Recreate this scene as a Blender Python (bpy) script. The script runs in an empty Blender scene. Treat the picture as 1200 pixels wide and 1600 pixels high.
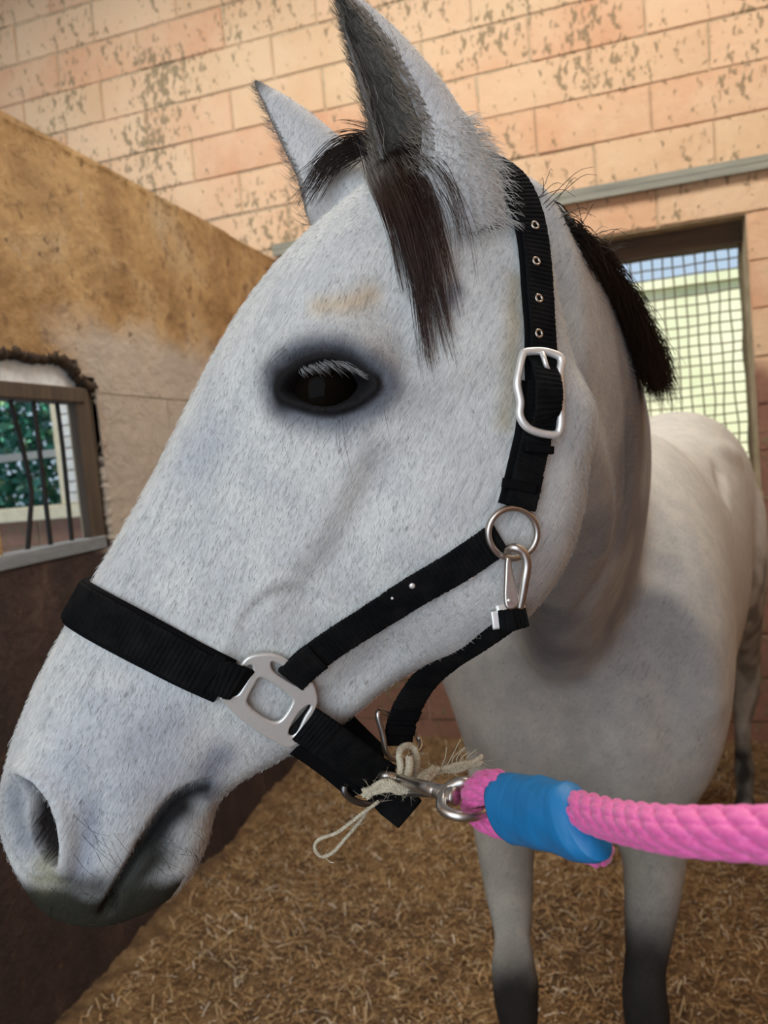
import bpy, bmesh, math, random
import numpy as np
from mathutils import Vector, Matrix
from mathutils.bvhtree import BVHTree

random.seed(7)
rng = np.random.default_rng(7)
SC = bpy.context.scene
COL = SC.collection

# ------------------------------------------------------------------ camera
F_PX = 1191.0
CAM_H = 1.46
_yaw, _pit, _rol = math.radians(16.47), math.radians(-4.14), math.radians(-5.33)
cf = np.array([-math.sin(_yaw)*math.cos(_pit), math.cos(_yaw)*math.cos(_pit), math.sin(_pit)])
_r0 = np.array([math.cos(_yaw), math.sin(_yaw), 0.0])
_u0 = np.cross(_r0, cf)
cr = _r0*math.cos(_rol) + _u0*math.sin(_rol)
cu = _u0*math.cos(_rol) - _r0*math.sin(_rol)
CC = np.array([0.0, 0.0, CAM_H])

cam_data = bpy.data.cameras.new('camera')
cam = bpy.data.objects.new('camera', cam_data)
COL.objects.link(cam)
cam_data.sensor_fit = 'VERTICAL'
cam_data.sensor_height = 36.0
cam_data.sensor_width = 27.0
cam_data.lens = 36.0*F_PX/1600.0
cam_data.clip_start = 0.02
cam_data.clip_end = 200
cam_data.dof.use_dof = True
cam_data.dof.focus_distance = 0.54
cam_data.dof.aperture_fstop = 9.0
cam.matrix_world = Matrix(((cr[0], cu[0], -cf[0], 0), (cr[1], cu[1], -cf[1], 0), (cr[2], cu[2], -cf[2], CAM_H), (0, 0, 0, 1)))
SC.camera = cam

# ------------------------------------------------------------------ light
SC.view_settings.view_transform = 'Standard'
SC.view_settings.look = 'None'
SC.view_settings.gamma = 1.0
SC.view_settings.use_curve_mapping = False
SC.view_settings.exposure = 0.08

world = bpy.data.worlds.new('world')
SC.world = world
world.use_nodes = True
wn = world.node_tree.nodes
wl = world.node_tree.links
wn.clear()
w_out = wn.new('ShaderNodeOutputWorld')
w_bg = wn.new('ShaderNodeBackground')
w_bg.inputs['Color'].default_value = (0.62, 0.80, 1.0, 1)
w_bg.inputs['Strength'].default_value = 0.8
wl.new(w_bg.outputs[0], w_out.inputs[0])


def add_light(name, kind, loc, target, energy, color, size=None, size_y=None, angle=None):
    d = bpy.data.lights.new(name, kind)
    d.energy = energy
    d.color = color
    if kind == 'AREA':
        d.shape = 'RECTANGLE'
        d.size = size
        d.size_y = size_y or size
    if angle is not None:
        d.angle = angle
    o = bpy.data.objects.new(name, d)
    COL.objects.link(o)
    o.location = loc
    o.rotation_euler = (Vector(target)-Vector(loc)).to_track_quat('-Z', 'Y').to_euler()
    return o


# low sun over the yard; it does not reach into the stall
add_light('sun_offscreen', 'SUN', (8.0, 2.0, 3.9), (0.0, 4.0, 0.0), 11.0, (1.0, 0.94, 0.80), angle=0.01)
# daylight in the plane of the open stall door behind the viewer, and in the open part of the roof over the rear
add_light('door_offscreen', 'AREA', (-0.35, -0.92, 1.88), (-0.35, 1.0, 1.88), 21, (0.80, 0.90, 1.0), 1.34, 1.66)
add_light('roof_opening_offscreen', 'AREA', (-0.45, 1.85, 4.33), (-0.45, 1.85, 0), 152, (1.0, 0.96, 0.88), 4.3, 1.1)


# ------------------------------------------------------------------ helpers
def W(px, py, z):
    return CC + z*(cf + cr*(px-600)/F_PX - cu*(py-800)/F_PX)


def ray_dir(px, py):
    return cf + cr*(px-600)/F_PX - cu*(py-800)/F_PX


def on_axis(px, py, ax, val):
    d = ray_dir(px, py)
    return CC + d*(val-CC[ax])/d[ax]


def norm(v):
    v = np.asarray(v, float)
    return v/np.linalg.norm(v)


def mesh_obj(name, verts, faces, mat=None, parent=None, smooth=True):
    me = bpy.data.meshes.new(name)
    me.from_pydata([tuple(map(float, v)) for v in verts], [], [tuple(map(int, f)) for f in faces])
    me.update()
    if mat is not None:
        me.materials.append(mat)
    if smooth:
        me.polygons.foreach_set('use_smooth', [True]*len(me.polygons))
    o = bpy.data.objects.new(name, me)
    COL.objects.link(o)
    if parent is not None:
        o.parent = parent
    return o


def empty(name, loc, label, cat, group=None):
    o = bpy.data.objects.new(name, None)
    o.empty_display_size = 0.05
    o.location = tuple(map(float, loc))
    COL.objects.link(o)
    tag(o, label, cat, group)
    return o


def tag(o, label=None, cat=None, group=None, kind=None):
    if label:
        o['label'] = label
    if cat:
        o['category'] = cat
    if group:
        o['group'] = group
    if kind:
        o['kind'] = kind
    return o


def keep(o, parent):
    """parent o to an Empty/mesh without moving it (o's vertices are in world space)"""
    o.parent = parent
    o.matrix_parent_inverse = Matrix.Translation(parent.location).inverted()
    return o


def spline(pts, n, closed=False):
    """Catmull-Rom resample (uniform parameter) of an (m,k) array to n rows"""
    P = np.asarray(pts, float)
    m = len(P)
    if closed:
        t = np.linspace(0, m, n, endpoint=False)
        i = np.floor(t).astype(int)
        f = (t-i)[:, None]
        p0, p1, p2, p3 = P[(i-1) % m], P[i % m], P[(i+1) % m], P[(i+2) % m]
    else:
        t = np.linspace(0, m-1, n)
        i = np.minimum(np.floor(t).astype(int), m-2)
        f = (t-i)[:, None]
        Q = np.vstack([2*P[0]-P[1], P, 2*P[-1]-P[-2]])
        p0, p1, p2, p3 = Q[i], Q[i+1], Q[i+2], Q[i+3]
    return 0.5*((2*p1) + (-p0+p2)*f + (2*p0-5*p1+4*p2-p3)*f*f + (-p0+3*p1-3*p2+p3)*f**3)


def even(P, n):
    """resample polyline to n points evenly by length"""
    P = np.asarray(P, float)
    s = np.r_[0, np.cumsum(np.linalg.norm(np.diff(P[:, :3], axis=0), axis=1))]
    t = np.linspace(0, s[-1], n)
    return np.stack([np.interp(t, s, P[:, k]) for k in range(P.shape[1])], 1)


def loft(rings, cap=True):
    """rings: (m,k,3). returns verts, faces of a closed tube"""
    R = np.asarray(rings, float)
    m, k, _ = R.shape
    V = [p for p in R.reshape(-1, 3)]
    Fc = []
    for i in range(m-1):
        for j in range(k):
            a, b = i*k+j, i*k+(j+1) % k
            Fc.append((a, b, b+k, a+k))
    if cap:
        V.append(R[0].mean(0))
        V.append(R[-1].mean(0))
        c0, c1 = m*k, m*k+1
        for j in range(k):
            Fc.append((c0, (j+1) % k, j))
            Fc.append((c1, (m-1)*k+j, (m-1)*k+(j+1) % k))
    return V, Fc


def frames(P, up=None):
    """tangent, normal, binormal along a polyline by parallel transport"""
    P = np.asarray(P, float)
    T = np.gradient(P, axis=0)
    T /= np.linalg.norm(T, axis=1)[:, None]
    N = np.zeros_like(P)
    n = np.array(up if up is not None else (0.0, 0.0, 1.0), float)
    if abs(n @ T[0]) > 0.95:
        n = np.array((1.0, 0.3, 0.0))
    n = n - (n @ T[0])*T[0]
    n /= np.linalg.norm(n)
    N[0] = n
    for i in range(1, len(P)):
        n = N[i-1]-(N[i-1] @ T[i])*T[i]
        N[i] = n/np.linalg.norm(n)
    return T, N, np.cross(T, N)


def tube(P, r, k=10, cap=True, closed=False):
    """round tube along P; r scalar or per point"""
    P = np.asarray(P, float)
    T, N, B = frames(P)
    if closed:
        T[0] = T[-1] = norm(P[1]-P[-2])
        N0 = N[0]
        ang = math.atan2(N[-1] @ np.cross(T[0], N0), N[-1] @ N0)
        m = len(P)
        for i in range(m):
            a = -ang*i/(m-1)
            n, b = N[i].copy(), B[i].copy()
            N[i] = math.cos(a)*n+math.sin(a)*b
            B[i] = np.cross(T[i], N[i])
    r = np.broadcast_to(np.asarray(r, float), (len(P),))
    a = np.linspace(0, 2*np.pi, k, endpoint=False)
    R = P[:, None, :] + r[:, None, None]*(np.cos(a)[None, :, None]*N[:, None, :]+np.sin(a)[None, :, None]*B[:, None, :])
    return loft(R, cap and not closed)


class MB:
    """mesh collector"""
    def __init__(self):
        self.V, self.F = [], []

    def add(self, vf):
        o = len(self.V)
        self.V += list(vf[0])
        self.F += [tuple(i+o for i in f) for f in vf[1]]
        return self

    def build(self, name, mat, parent=None, smooth=True):
        o = mesh_obj(name, self.V, self.F, mat, None, smooth)
        if parent is not None:
            keep(o, parent)
        return o


def box_vf(lo, hi):
    x0, y0, z0 = lo
    x1, y1, z1 = hi
    V = [(x0, y0, z0), (x1, y0, z0), (x1, y1, z0), (x0, y1, z0), (x0, y0, z1), (x1, y0, z1), (x1, y1, z1), (x0, y1, z1)]
    return V, [(0, 3, 2, 1), (4, 5, 6, 7), (0, 1, 5, 4), (1, 2, 6, 5), (2, 3, 7, 6), (3, 0, 4, 7)]


def bevel_box(name, lo, hi, b, mat, parent=None, seg=2):
    me = bpy.data.meshes.new(name)
    bm = bmesh.new()
    V, Fc = box_vf(lo, hi)
    vs = [bm.verts.new(v) for v in V]
    for f in Fc:
        bm.faces.new([vs[i] for i in f])
    if b > 0:
        bmesh.ops.bevel(bm, geom=bm.edges[:], offset=b, segments=seg, affect='EDGES', profile=0.5)
    bm.to_mesh(me)
    bm.free()
    me.materials.append(mat)
    o = bpy.data.objects.new(name, me)
    COL.objects.link(o)
    if parent is not None:
        keep(o, parent)
    return o


# ------------------------------------------------------------------ material helper
class NT:
    def __init__(self, name):
        self.m = bpy.data.materials.new(name)
        self.m.use_nodes = True
        self.t = self.m.node_tree
        self.t.nodes.clear()
        self.out = self.n('ShaderNodeOutputMaterial')
        self.bsdf = self.n('ShaderNodeBsdfPrincipled')
        self.link(self.bsdf.outputs[0], self.out.inputs[0])

    def n(self, typ, **kw):
        nd = self.t.nodes.new(typ)
        for k, v in kw.items():
            setattr(nd, k, v)
        return nd

    def link(self, a, b):
        self.t.links.new(a, b)

    def set(self, **kw):
        for k, v in kw.items():
            key = k.replace('_', ' ')
            inp = self.bsdf.inputs[key]
            if hasattr(v, 'is_linked'):
                self.link(v, inp)
            else:
                inp.default_value = v if not isinstance(v, tuple) or len(v) != 3 else (*v, 1)
        return self

    def coord(self, kind='Object', scale=(1, 1, 1), rot=(0, 0, 0)):
        tc = self.n('ShaderNodeTexCoord')
        mp = self.n('ShaderNodeMapping')
        mp.inputs['Scale'].default_value = scale
        mp.inputs['Rotation'].default_value = rot
        self.link(tc.outputs[kind], mp.inputs['Vector'])
        return mp.outputs[0]

    def geo_pos(self, scale=(1, 1, 1)):
        g = self.n('ShaderNodeNewGeometry')
        mp = self.n('ShaderNodeMapping')
        mp.inputs['Scale'].default_value = scale
        self.link(g.outputs['Position'], mp.inputs['Vector'])
        return mp.outputs[0]

    def noise(self, vec, scale, detail=4, rough=0.55, dist=0.0):
        nd = self.n('ShaderNodeTexNoise')
        nd.inputs['Scale'].default_value = scale
        nd.inputs['Detail'].default_value = detail
        nd.inputs['Roughness'].default_value = rough
        nd.inputs['Distortion'].default_value = dist
        self.link(vec, nd.inputs['Vector'])
        return nd.outputs['Fac']

    def voro(self, vec, scale, feature='F1', rand=1.0):
        nd = self.n('ShaderNodeTexVoronoi')
        nd.feature = feature
        nd.inputs['Scale'].default_value = scale
        nd.inputs['Randomness'].default_value = rand
        self.link(vec, nd.inputs['Vector'])
        return nd.outputs['Distance']

    def ramp(self, fac, stops, interp='LINEAR'):
        nd = self.n('ShaderNodeValToRGB')
        cr_ = nd.color_ramp
        cr_.interpolation = interp
        while len(cr_.elements) < len(stops):
            cr_.elements.new(0.5)
        for e, (p, c) in zip(cr_.elements, stops):
            e.position = p
            e.color = (*c, 1) if len(c) == 3 else c
        self.link(fac, nd.inputs[0])
        return nd.outputs[0]

    def mix(self, fac, a, b, mode='MIX'):
        nd = self.n('ShaderNodeMix')
        nd.data_type = 'RGBA'
        nd.blend_type = mode
        for v, i in ((fac, 0), (a, 6), (b, 7)):
            if hasattr(v, 'is_linked'):
                self.link(v, nd.inputs[i])
            elif i == 0:
                nd.inputs[0].default_value = v
            else:
                nd.inputs[i].default_value = (*v, 1)
        return nd.outputs[2]

    def math(self, op, a, b=None, clamp=False):
        nd = self.n('ShaderNodeMath')
        nd.operation = op
        nd.use_clamp = clamp
        for i, v in enumerate((a, b)):
            if v is None:
                continue
            if hasattr(v, 'is_linked'):
                self.link(v, nd.inputs[i])
            else:
                nd.inputs[i].default_value = v
        return nd.outputs[0]

    def bump(self, height, strength=0.3, dist=0.01, normal=None):
        nd = self.n('ShaderNodeBump')
        nd.inputs['Strength'].default_value = strength
        nd.inputs['Distance'].default_value = dist
        self.link(height, nd.inputs['Height'])
        if normal is not None:
            self.link(normal, nd.inputs['Normal'])
        return nd.outputs[0]

    def attr(self, name, typ='GEOMETRY'):
        nd = self.n('ShaderNodeAttribute')
        nd.attribute_name = name
        nd.attribute_type = typ
        return nd

    def objrand(self):
        return self.n('ShaderNodeObjectInfo').outputs['Random']


def flat_mat(name, col, rough=0.6, metal=0.0, spec=0.5):
    m = NT(name)
    m.set(Base_Color=col, Roughness=rough, Metallic=metal)
    m.bsdf.inputs['Specular IOR Level'].default_value = spec
    return m.m
# ================================================================== MATERIALS OF THE PLACE
def m_block():
    m = NT('painted_block')
    v = m.geo_pos()
    rnd = m.objrand()
    base = m.ramp(rnd, [(0, (.56, .29, .165)), (.35, (.60, .345, .20)), (.7, (.64, .41, .255)), (1, (.57, .37, .215))])
    big = m.noise(v, 2.2, 5, .6)
    base = m.mix(m.ramp(big, [(.38, (0, 0, 0)), (.62, (1, 1, 1))]), base, m.mix(.6, base, (.66, .49, .32)))
    # dado: below about 1.7 m the blocks are painted red brown
    sep = m.n('ShaderNodeSeparateXYZ')
    m.link(m.geo_pos(), sep.inputs[0])
    edge = m.math('ADD', sep.outputs['Z'], m.math('MULTIPLY', m.noise(v, 3, 4), .30))
    dado = m.ramp(m.math('SUBTRACT', edge, 1.35), [(.42, (1, 1, 1)), (.52, (0, 0, 0))])
    base = m.mix(dado, base, m.mix(m.noise(v, 7, 5), (.20, .085, .055), (.30, .16, .11)))
    # dirt clots thrown on the wall: small streaky flecks, clustered
    vs = m.coord('Object', (1, 1, .62), (0, .5, 0))
    fleck = m.noise(vs, 34, 3, .6, .4)
    clust = m.noise(v, 2.6, 3, .6)
    thr = m.math('ADD', fleck, m.math('MULTIPLY', m.math('SUBTRACT', clust, .5), .55))
    mask = m.ramp(thr, [(.575, (0, 0, 0)), (.64, (1, 1, 1))])
    base = m.mix(m.math('MULTIPLY', mask, .8), base, (.20, .15, .08))
    white = m.ramp(m.noise(vs, 46, 2, .5), [(.745, (0, 0, 0)), (.77, (1, 1, 1))])
    base = m.mix(m.math('MULTIPLY', white, .5), base, (.85, .78, .66))
    m.set(Base_Color=base, Roughness=.85)
    h = m.math('ADD', m.noise(v, 26, 6, .65), m.math('MULTIPLY', mask, .6))
    m.link(m.bump(h, .55, .012), m.bsdf.inputs['Normal'])
    return m.m


def m_mortar():
    m = NT('mortar')
    v = m.geo_pos()
    m.set(Base_Color=m.ramp(m.noise(v, 14, 5), [(.3, (.33, .25, .15)), (.7, (.52, .41, .27))]), Roughness=.95)
    m.link(m.bump(m.noise(v, 60, 5), .5, .008), m.bsdf.inputs['Normal'])
    return m.m


def m_plaster():
    m = NT('stained_plaster')
    v = m.geo_pos()
    n1 = m.noise(v, 2.4, 6, .62, .4)
    base = m.ramp(n1, [(.30, (.17, .088, .030)), (.44, (.33, .19, .070)), (.56, (.46, .29, .125)), (.72, (.44, .33, .20))])
    n2 = m.noise(v, 5.5, 7, .7)
    base = m.mix(m.ramp(n2, [(.47, (0, 0, 0)), (.62, (1, 1, 1))]), base, m.mix(.35, base, (.12, .055, .02)))
    n5 = m.noise(v, 15, 6, .7, .5)
    base = m.mix(m.ramp(n5, [(.54, (0, 0, 0)), (.66, (.7, .7, .7))]), base, (.13, .062, .025))
    base = m.mix(m.ramp(m.noise(m.geo_pos((1, 1, .5)), 11, 5, .7), [(.64, (0, 0, 0)), (.72, (.6, .6, .6))]), base, (.42, .36, .30))
    sep = m.n('ShaderNodeSeparateXYZ')
    m.link(m.geo_pos(), sep.inputs[0])
    # bare grey render beside the window, below the seam
    patch = m.math('MULTIPLY', m.ramp(m.math('ADD', m.math('SUBTRACT', 2.06, sep.outputs['Z']), m.math('MULTIPLY', m.noise(v, 4, 5), .3)), [(.2, (0, 0, 0)), (.32, (1, 1, 1))]),
                   m.ramp(m.math('ADD', m.math('SUBTRACT', sep.outputs['Y'], 1.5), m.math('MULTIPLY', m.noise(v, 3.3, 5), .4)), [(.55, (0, 0, 0)), (.75, (1, 1, 1))]))
    base = m.mix(m.math('MULTIPLY', patch, .75), base, m.mix(n2, (.54, .49, .43), (.42, .38, .33)))
    # dark brown paint on the lower half
    edge = m.math('ADD', sep.outputs['Z'], m.math('MULTIPLY', m.noise(v, 9, 5), .10))
    low = m.ramp(m.math('SUBTRACT', edge, .80), [(.505, (1, 1, 1)), (.525, (0, 0, 0))])
    n3 = m.noise(m.geo_pos((1, 1, .35)), 7, 7, .7)
    dark = m.ramp(n3, [(.3, (.022, .011, .008)), (.58, (.050, .025, .018)), (.70, (.10, .058, .042)), (.80, (.21, .14, .11))])
    base = m.mix(low, base, dark)
    fleck = m.noise(m.geo_pos((1, 1, .7)), 38, 3, .6, .3)
    mask = m.ramp(m.math('ADD', fleck, m.math('MULTIPLY', m.math('SUBTRACT', n1, .5), .4)), [(.66, (0, 0, 0)), (.71, (1, 1, 1))])
    base = m.mix(m.math('MULTIPLY', mask, .75), base, (.09, .05, .025))
    m.set(Base_Color=base, Roughness=.8)
    m.link(m.bump(m.math('ADD', m.noise(v, 18, 7, .7), m.math('MULTIPLY', n2, .9)), .8, .02), m.bsdf.inputs['Normal'])
    return m.m


def m_wood(name, a, b, sc=(30, 30, 2)):
    m = NT(name)
    n = m.noise(m.geo_pos(sc), 1.0, 6, .65)
    m.set(Base_Color=m.ramp(n, [(.3, a), (.7, b)]), Roughness=.75)
    m.link(m.bump(n, .4, .004), m.bsdf.inputs['Normal'])
    return m.m


def m_bed():
    m = NT('bedding_ground')
    v = m.geo_pos()
    n = m.noise(v, 16, 8, .75)
    base = m.ramp(n, [(.32, (.060, .027, .010)), (.5, (.25, .135, .050)), (.66, (.45, .28, .12)), (.8, (.62, .46, .27))])
    base = m.mix(m.ramp(m.noise(v, 1.7, 4), [(.42, (0, 0, 0)), (.66, (1, 1, 1))]), base, m.mix(.55, base, (.085, .045, .025)))
    m.set(Base_Color=base, Roughness=.95)
    m.link(m.bump(m.noise(v, 70, 8, .8), 1.0, .015), m.bsdf.inputs['Normal'])
    return m.m


def m_straw():
    m = NT('straw')
    g = m.n('ShaderNodeNewGeometry')
    c = m.ramp(g.outputs['Random Per Island'], [(0, (.10, .047, .016)), (.3, (.28, .15, .052)), (.7, (.48, .29, .115)), (.92, (.62, .46, .25)), (1, (.82, .74, .62))])
    big = m.ramp(m.noise(m.geo_pos(), 1.7, 4), [(.42, (0, 0, 0)), (.66, (1, 1, 1))])
    c = m.mix(m.math('MULTIPLY', big, .55), c, m.mix(.5, c, (.10, .05, .03)))
    m.set(Base_Color=c, Roughness=.6)
    return m.m


BLOCK, MORTAR, PLASTER = m_block(), m_mortar(), m_plaster()
IRON = flat_mat('dark_iron', (.018, .016, .015), .45, .6)
OLDWOOD = m_wood('old_window_wood', (.032, .021, .013), (.095, .066, .042))
GREYRAIL = m_wood('grey_steel_rail', (.16, .16, .13), (.28, .28, .23), (3, 40, 40))
CREAM = m_wood('cream_paint', (.60, .50, .33), (.74, .66, .48), (20, 20, 20))
WHITEP = flat_mat('white_paint', (.78, .80, .82), .5)

# ================================================================== THE STALL
YB = 3.6      # face of the back wall
XL = -1.505   # face of the left wall

W1 = (-.36, .634, 1.12, 2.332)      # meshed window in the back wall  x0 x1 z0 z1
W2 = (-3.75, -2.895, 1.335, 2.30)   # window of the neighbouring bay
COURSE, BLEN, Z0 = .2, .486, 2.735-.2*13


def sub_rects(x0, x1, z0, z1, holes):
    rs = [(x0, x1, z0, z1)]
    for hx0, hx1, hz0, hz1 in holes:
        out = []
        for a, b, c, d in rs:
            if b <= hx0 or a >= hx1 or d <= hz0 or c >= hz1:
                out.append((a, b, c, d))
                continue
            if a < hx0:
                out.append((a, hx0, c, d))
            if b > hx1:
                out.append((hx1, b, c, d))
            m0, m1 = max(a, hx0), min(b, hx1)
            if c < hz0:
                out.append((m0, m1, c, hz0))
            if d > hz1:
                out.append((m0, m1, hz1, d))
        rs = out
    return [r for r in rs if r[1]-r[0] > .03 and r[3]-r[2] > .03]


mb = MB()
for a, b, c, d in sub_rects(-4.3, 2.1, -.05, 4.35, [W1, W2]):
    mb.add(box_vf((a, YB+.0075, c), (b, YB+.20, d)))
wall_back = mb.build('wall_back', MORTAR, None, False)
tag(wall_back, 'salmon painted concrete block wall at the rear of the stall', kind='structure')

_blk = {}


def block_mesh(w, h, var):
    key = (round(w, 3), round(h, 3), var)
    if key in _blk:
        return _blk[key]
    r = random.Random(hash(key) & 0xffff)
    me = bpy.data.meshes.new('block')
    bm = bmesh.new()
    g = .0022
    V, Fc = box_vf((-w/2+g, 0, -h/2+g), (w/2-g, .04, h/2-g))
    V = [(x+r.uniform(-.002, .002), y+(r.uniform(-.0025, .0025) if y == 0 else 0), z+r.uniform(-.0025, .0025)) for x, y, z in V]
    vs = [bm.verts.new(v) for v in V]
    for f in Fc:
        bm.faces.new([vs[i] for i in f])
    bmesh.ops.bevel(bm, geom=[e for e in bm.edges if all(v.co.y < .02 for v in e.verts)], offset=.005, segments=2, affect='EDGES')
    bm.to_mesh(me)
    bm.free()
    me.materials.append(BLOCK)
    _blk[key] = me
    return me


for k in range(-1, 22):
    z0 = Z0+COURSE*k
    off = .045 if (k % 2 == 0) else .288
    for j in range(-9, 5):
        x0 = off+BLEN*j
        if x0 > 2.0 or x0+BLEN < -4.1:
            continue
        for a, b, c, d in sub_rects(x0, x0+BLEN, max(z0, 0.0), z0+COURSE, [W1, W2]):
            me = block_mesh(b-a, d-c, random.randrange(3))
            o = bpy.data.objects.new('block', me)
            COL.objects.link(o)
            o.parent = wall_back
            o.location = ((a+b)/2, YB+random.uniform(-.002, .002), (c+d)/2)

# reveals of the two back windows are the slab itself; steel rail along the wall above the window
rail = MB()
rail.add(box_vf((-1.5, YB-.035, 2.520), (1.95, YB+.004, 2.548)))
rail.add(box_vf((-1.5, YB-.035, 2.492), (1.95, YB-.027, 2.522)))
rail = rail.build('trim_1', GREYRAIL, None, False)
tag(rail, 'thin grey steel angle running along the back wall above the window', kind='structure')

# ---- meshed window
win1 = bpy.data.objects.new('window_1', None)
COL.objects.link(win1)
win1.location = ((W1[0]+W1[1])/2, YB+.14, W1[2])
tag(win1, 'square opening with rusty wire mesh in the back wall', kind='structure')
RUST = m_wood('rusty_wire', (.10, .075, .04), (.22, .18, .10), (60, 60, 60))
bevel_box('header_board', (W1[0], YB+.10, W1[3]-.095), (W1[1], YB+.17, W1[3]+.001), .004, m_wood('dark_header', (.05, .03, .018), (.11, .07, .04), (3, 30, 30)), win1)
SP = .0452
nx = int((W1[1]-W1[0])/SP)
nz = int((W1[3]-W1[2])/SP)
for i in range(nx+1):
    x = W1[1]-.012-i*SP
    zz = np.linspace(W1[2], W1[3], 28)
    P = np.stack([x+.002*np.sin(zz*9+i*1.7)+.001*np.sin(zz*31+i)+np.where(i < 4, .004*np.sin(zz*17+i*2), 0), np.full_like(zz, YB+.145)+.003*np.sin(zz*70+i*3.14), zz], 1)
    MB().add(tube(P, .0036, 5)).build('wire', RUST, win1)
for i in range(nz+1):
    z = W1[3]-.10-i*SP
    xx = np.linspace(W1[0], W1[1], 26)
    P = np.stack([xx, np.full_like(xx, YB+.145)-.003*np.sin(xx*70+i*3.14), z+.002*np.sin(xx*8+i*2.1)+.0012*np.sin(xx*27+i)], 1)
    MB().add(tube(P, .0036, 5)).build('wire', RUST, win1)
fr = MB()
for a, b, c, d in ((W1[0]-.002, W1[1]+.002, W1[3]-.03, W1[3]+.002), (W1[0]-.002, W1[0]+.02, W1[2], W1[3]), (W1[1]-.012, W1[1]+.002, W1[2], W1[3]), (W1[0], W1[1], W1[2]-.002, W1[2]+.02)):
    fr.add(box_vf((a, YB+.135, c), (b, YB+.16, d)))
fr.build('mesh_frame', RUST, win1, False)

# ---- window of the neighbouring bay, seen through the barred opening
win2 = bpy.data.objects.new('window_2', None)
COL.objects.link(win2)
win2.location = (-3.3, YB, 1.33)
tag(win2, 'cream framed window opening of the next bay', kind='structure')
bevel_box('window_sill', (-3.76, YB-.05, 1.285), (-2.70, YB+.15, 1.36), .006, CREAM, win2)
bevel_box('window_frame', (-2.925, YB-.02, 1.36), (-2.885, YB+.05, 2.3), .005, CREAM, win2)
bevel_box('window_post', (-3.47, YB-.03, 0.4), (-3.41, YB+.0, 1.29), .004, CREAM, win2)
WB = NT('daylit_brick')
WB.set(Base_Color=WB.ramp(WB.noise(WB.geo_pos(), 20, 4), [(.3, (.60, .57, .52)), (.7, (.78, .76, .72))]), Roughness=.8)  # daylight on these bricks is painted in as a near-white colour
for k in range(11):
    bevel_box('brick', (-2.88, YB-.022, 1.362+k*.062), (-2.66, YB+.0, 1.418+k*.062), .006, WB.m, win2, 2)

# ---- left wall: render on big slabs, an opening with bars
LW = (1.600, 2.062, 1.255, 1.835)   # y0 y1 z0 z1
mb = MB()
for a, b, c, d in sub_rects(-1.6, YB+.005, -.05, 2.475, [LW]):
    mb.add(box_vf((XL-.115, a, c), (XL-.006, b, d)))
wall_left = mb.build('wall_left', MORTAR, None, False)
tag(wall_left, 'ochre stained plaster partition wall with dark brown lower half', kind='structure')
for (a, b, c, d) in ((-1.6, .95, 1.742, 2.49), (.955, 3.08, 1.742, 2.49), (3.085, YB, 1.742, 2.482), (-1.6, 1.2, 0, 1.738), (1.2, 2.46, 0, 1.738), (2.464, YB, 0, 1.738)):
    for y0, y1, z0, z1 in sub_rects(a, b, c, d, [LW]):
        o = bevel_box('slab', (XL-.03, y0, z0), (XL, y1, z1), .0, PLASTER, wall_left, 2)
# ragged top edge of the partition
P = []
for y in np.linspace(-1.6, YB, 300):
    P.append((XL-.055, y, 2.474+.004*math.sin(y*23)+.003*math.sin(y*57+1)))
rg = np.array(P)
rr = .016+.006*rng.random(300)
TOPM = MB().add(tube(rg, rr*0+.020+.004*rng.random(300), 8))
for v in range(len(TOPM.V)):
    p = TOPM.V[v]
    TOPM.V[v] = (XL-.06+(p[0]-(XL-.055))*2.9, p[1], p[2])
TOPM.build('coping', PLASTER, wall_left, True)

win3 = bpy.data.objects.new('window_3', None)
COL.objects.link(win3)
win3.location = (XL-.05, 1.83, 1.26)
tag(win3, 'small broken barred window with a white top pane in the plaster wall', kind='structure')
bevel_box('bottom_rail', (XL-.065, 1.56, 1.258), (XL+.006, 2.02, 1.298), .004, m_wood('galvanised_rail', (.12, .125, .13), (.22, .235, .25), (20, 8, 40)), win3)
bevel_box('top_rail', (XL-.06, 1.56, 1.706), (XL+.004, 2.0, 1.752), .005, OLDWOOD, win3)
bevel_box('jamb', (XL-.034, 1.962, 1.27), (XL-.002, 2.025, 1.752), .006, OLDWOOD, win3)
bevel_box('jamb', (XL-.05, 2.028, 1.25), (XL-.02, 2.068, 1.78), .006, OLDWOOD, win3)
bevel_box('jamb', (XL-.075, 1.56, 1.27), (XL-.01, 1.612, 1.84), .006, OLDWOOD, win3)
for path in ([(13, 612), (22, 650), (33, 690), (45, 745), (49, 770), (47, 810), (43, 866)], [(50, 612), (60, 690), (72, 790), (80, 858)], [(87, 615), (98, 700), (107, 790), (113, 852)]):
    P = np.array([on_axis(x, y, 0, XL-.03) for x, y in path])
    P = spline(P, 26)
    MB().add(tube(P, .0072, 8)).build('bar', IRON, win3)

bevel_box('slab', (XL-.03, 1.990, 1.788), (XL, 2.0618, 1.8348), .0, PLASTER, wall_left)
# white pane over the top rail
m = NT('dirty_white_pane')
m.set(Base_Color=m.ramp(m.noise(m.geo_pos(), 40, 4), [(.3, (.72, .75, .77)), (.6, (.88, .91, .92)), (.9, (.92, .94, .94))]), Roughness=.25)
pts = [on_axis(x, y, 0, XL-.035) for x, y in ((0, 557), (30, 562), (60, 566), (95, 570), (108, 580), (117, 592), (118, 606), (60, 603), (0, 598))]
V = [p for p in pts]+[p+np.array([-.006, 0, 0]) for p in pts]
n = len(pts)
Fc = [tuple(range(n))[::-1], tuple(range(n, 2*n))]+[(i, (i+1) % n, (i+1) % n+n, i+n) for i in range(n)]
keep(mesh_obj('pane', V, Fc, m.m, None, False), win3)
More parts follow.
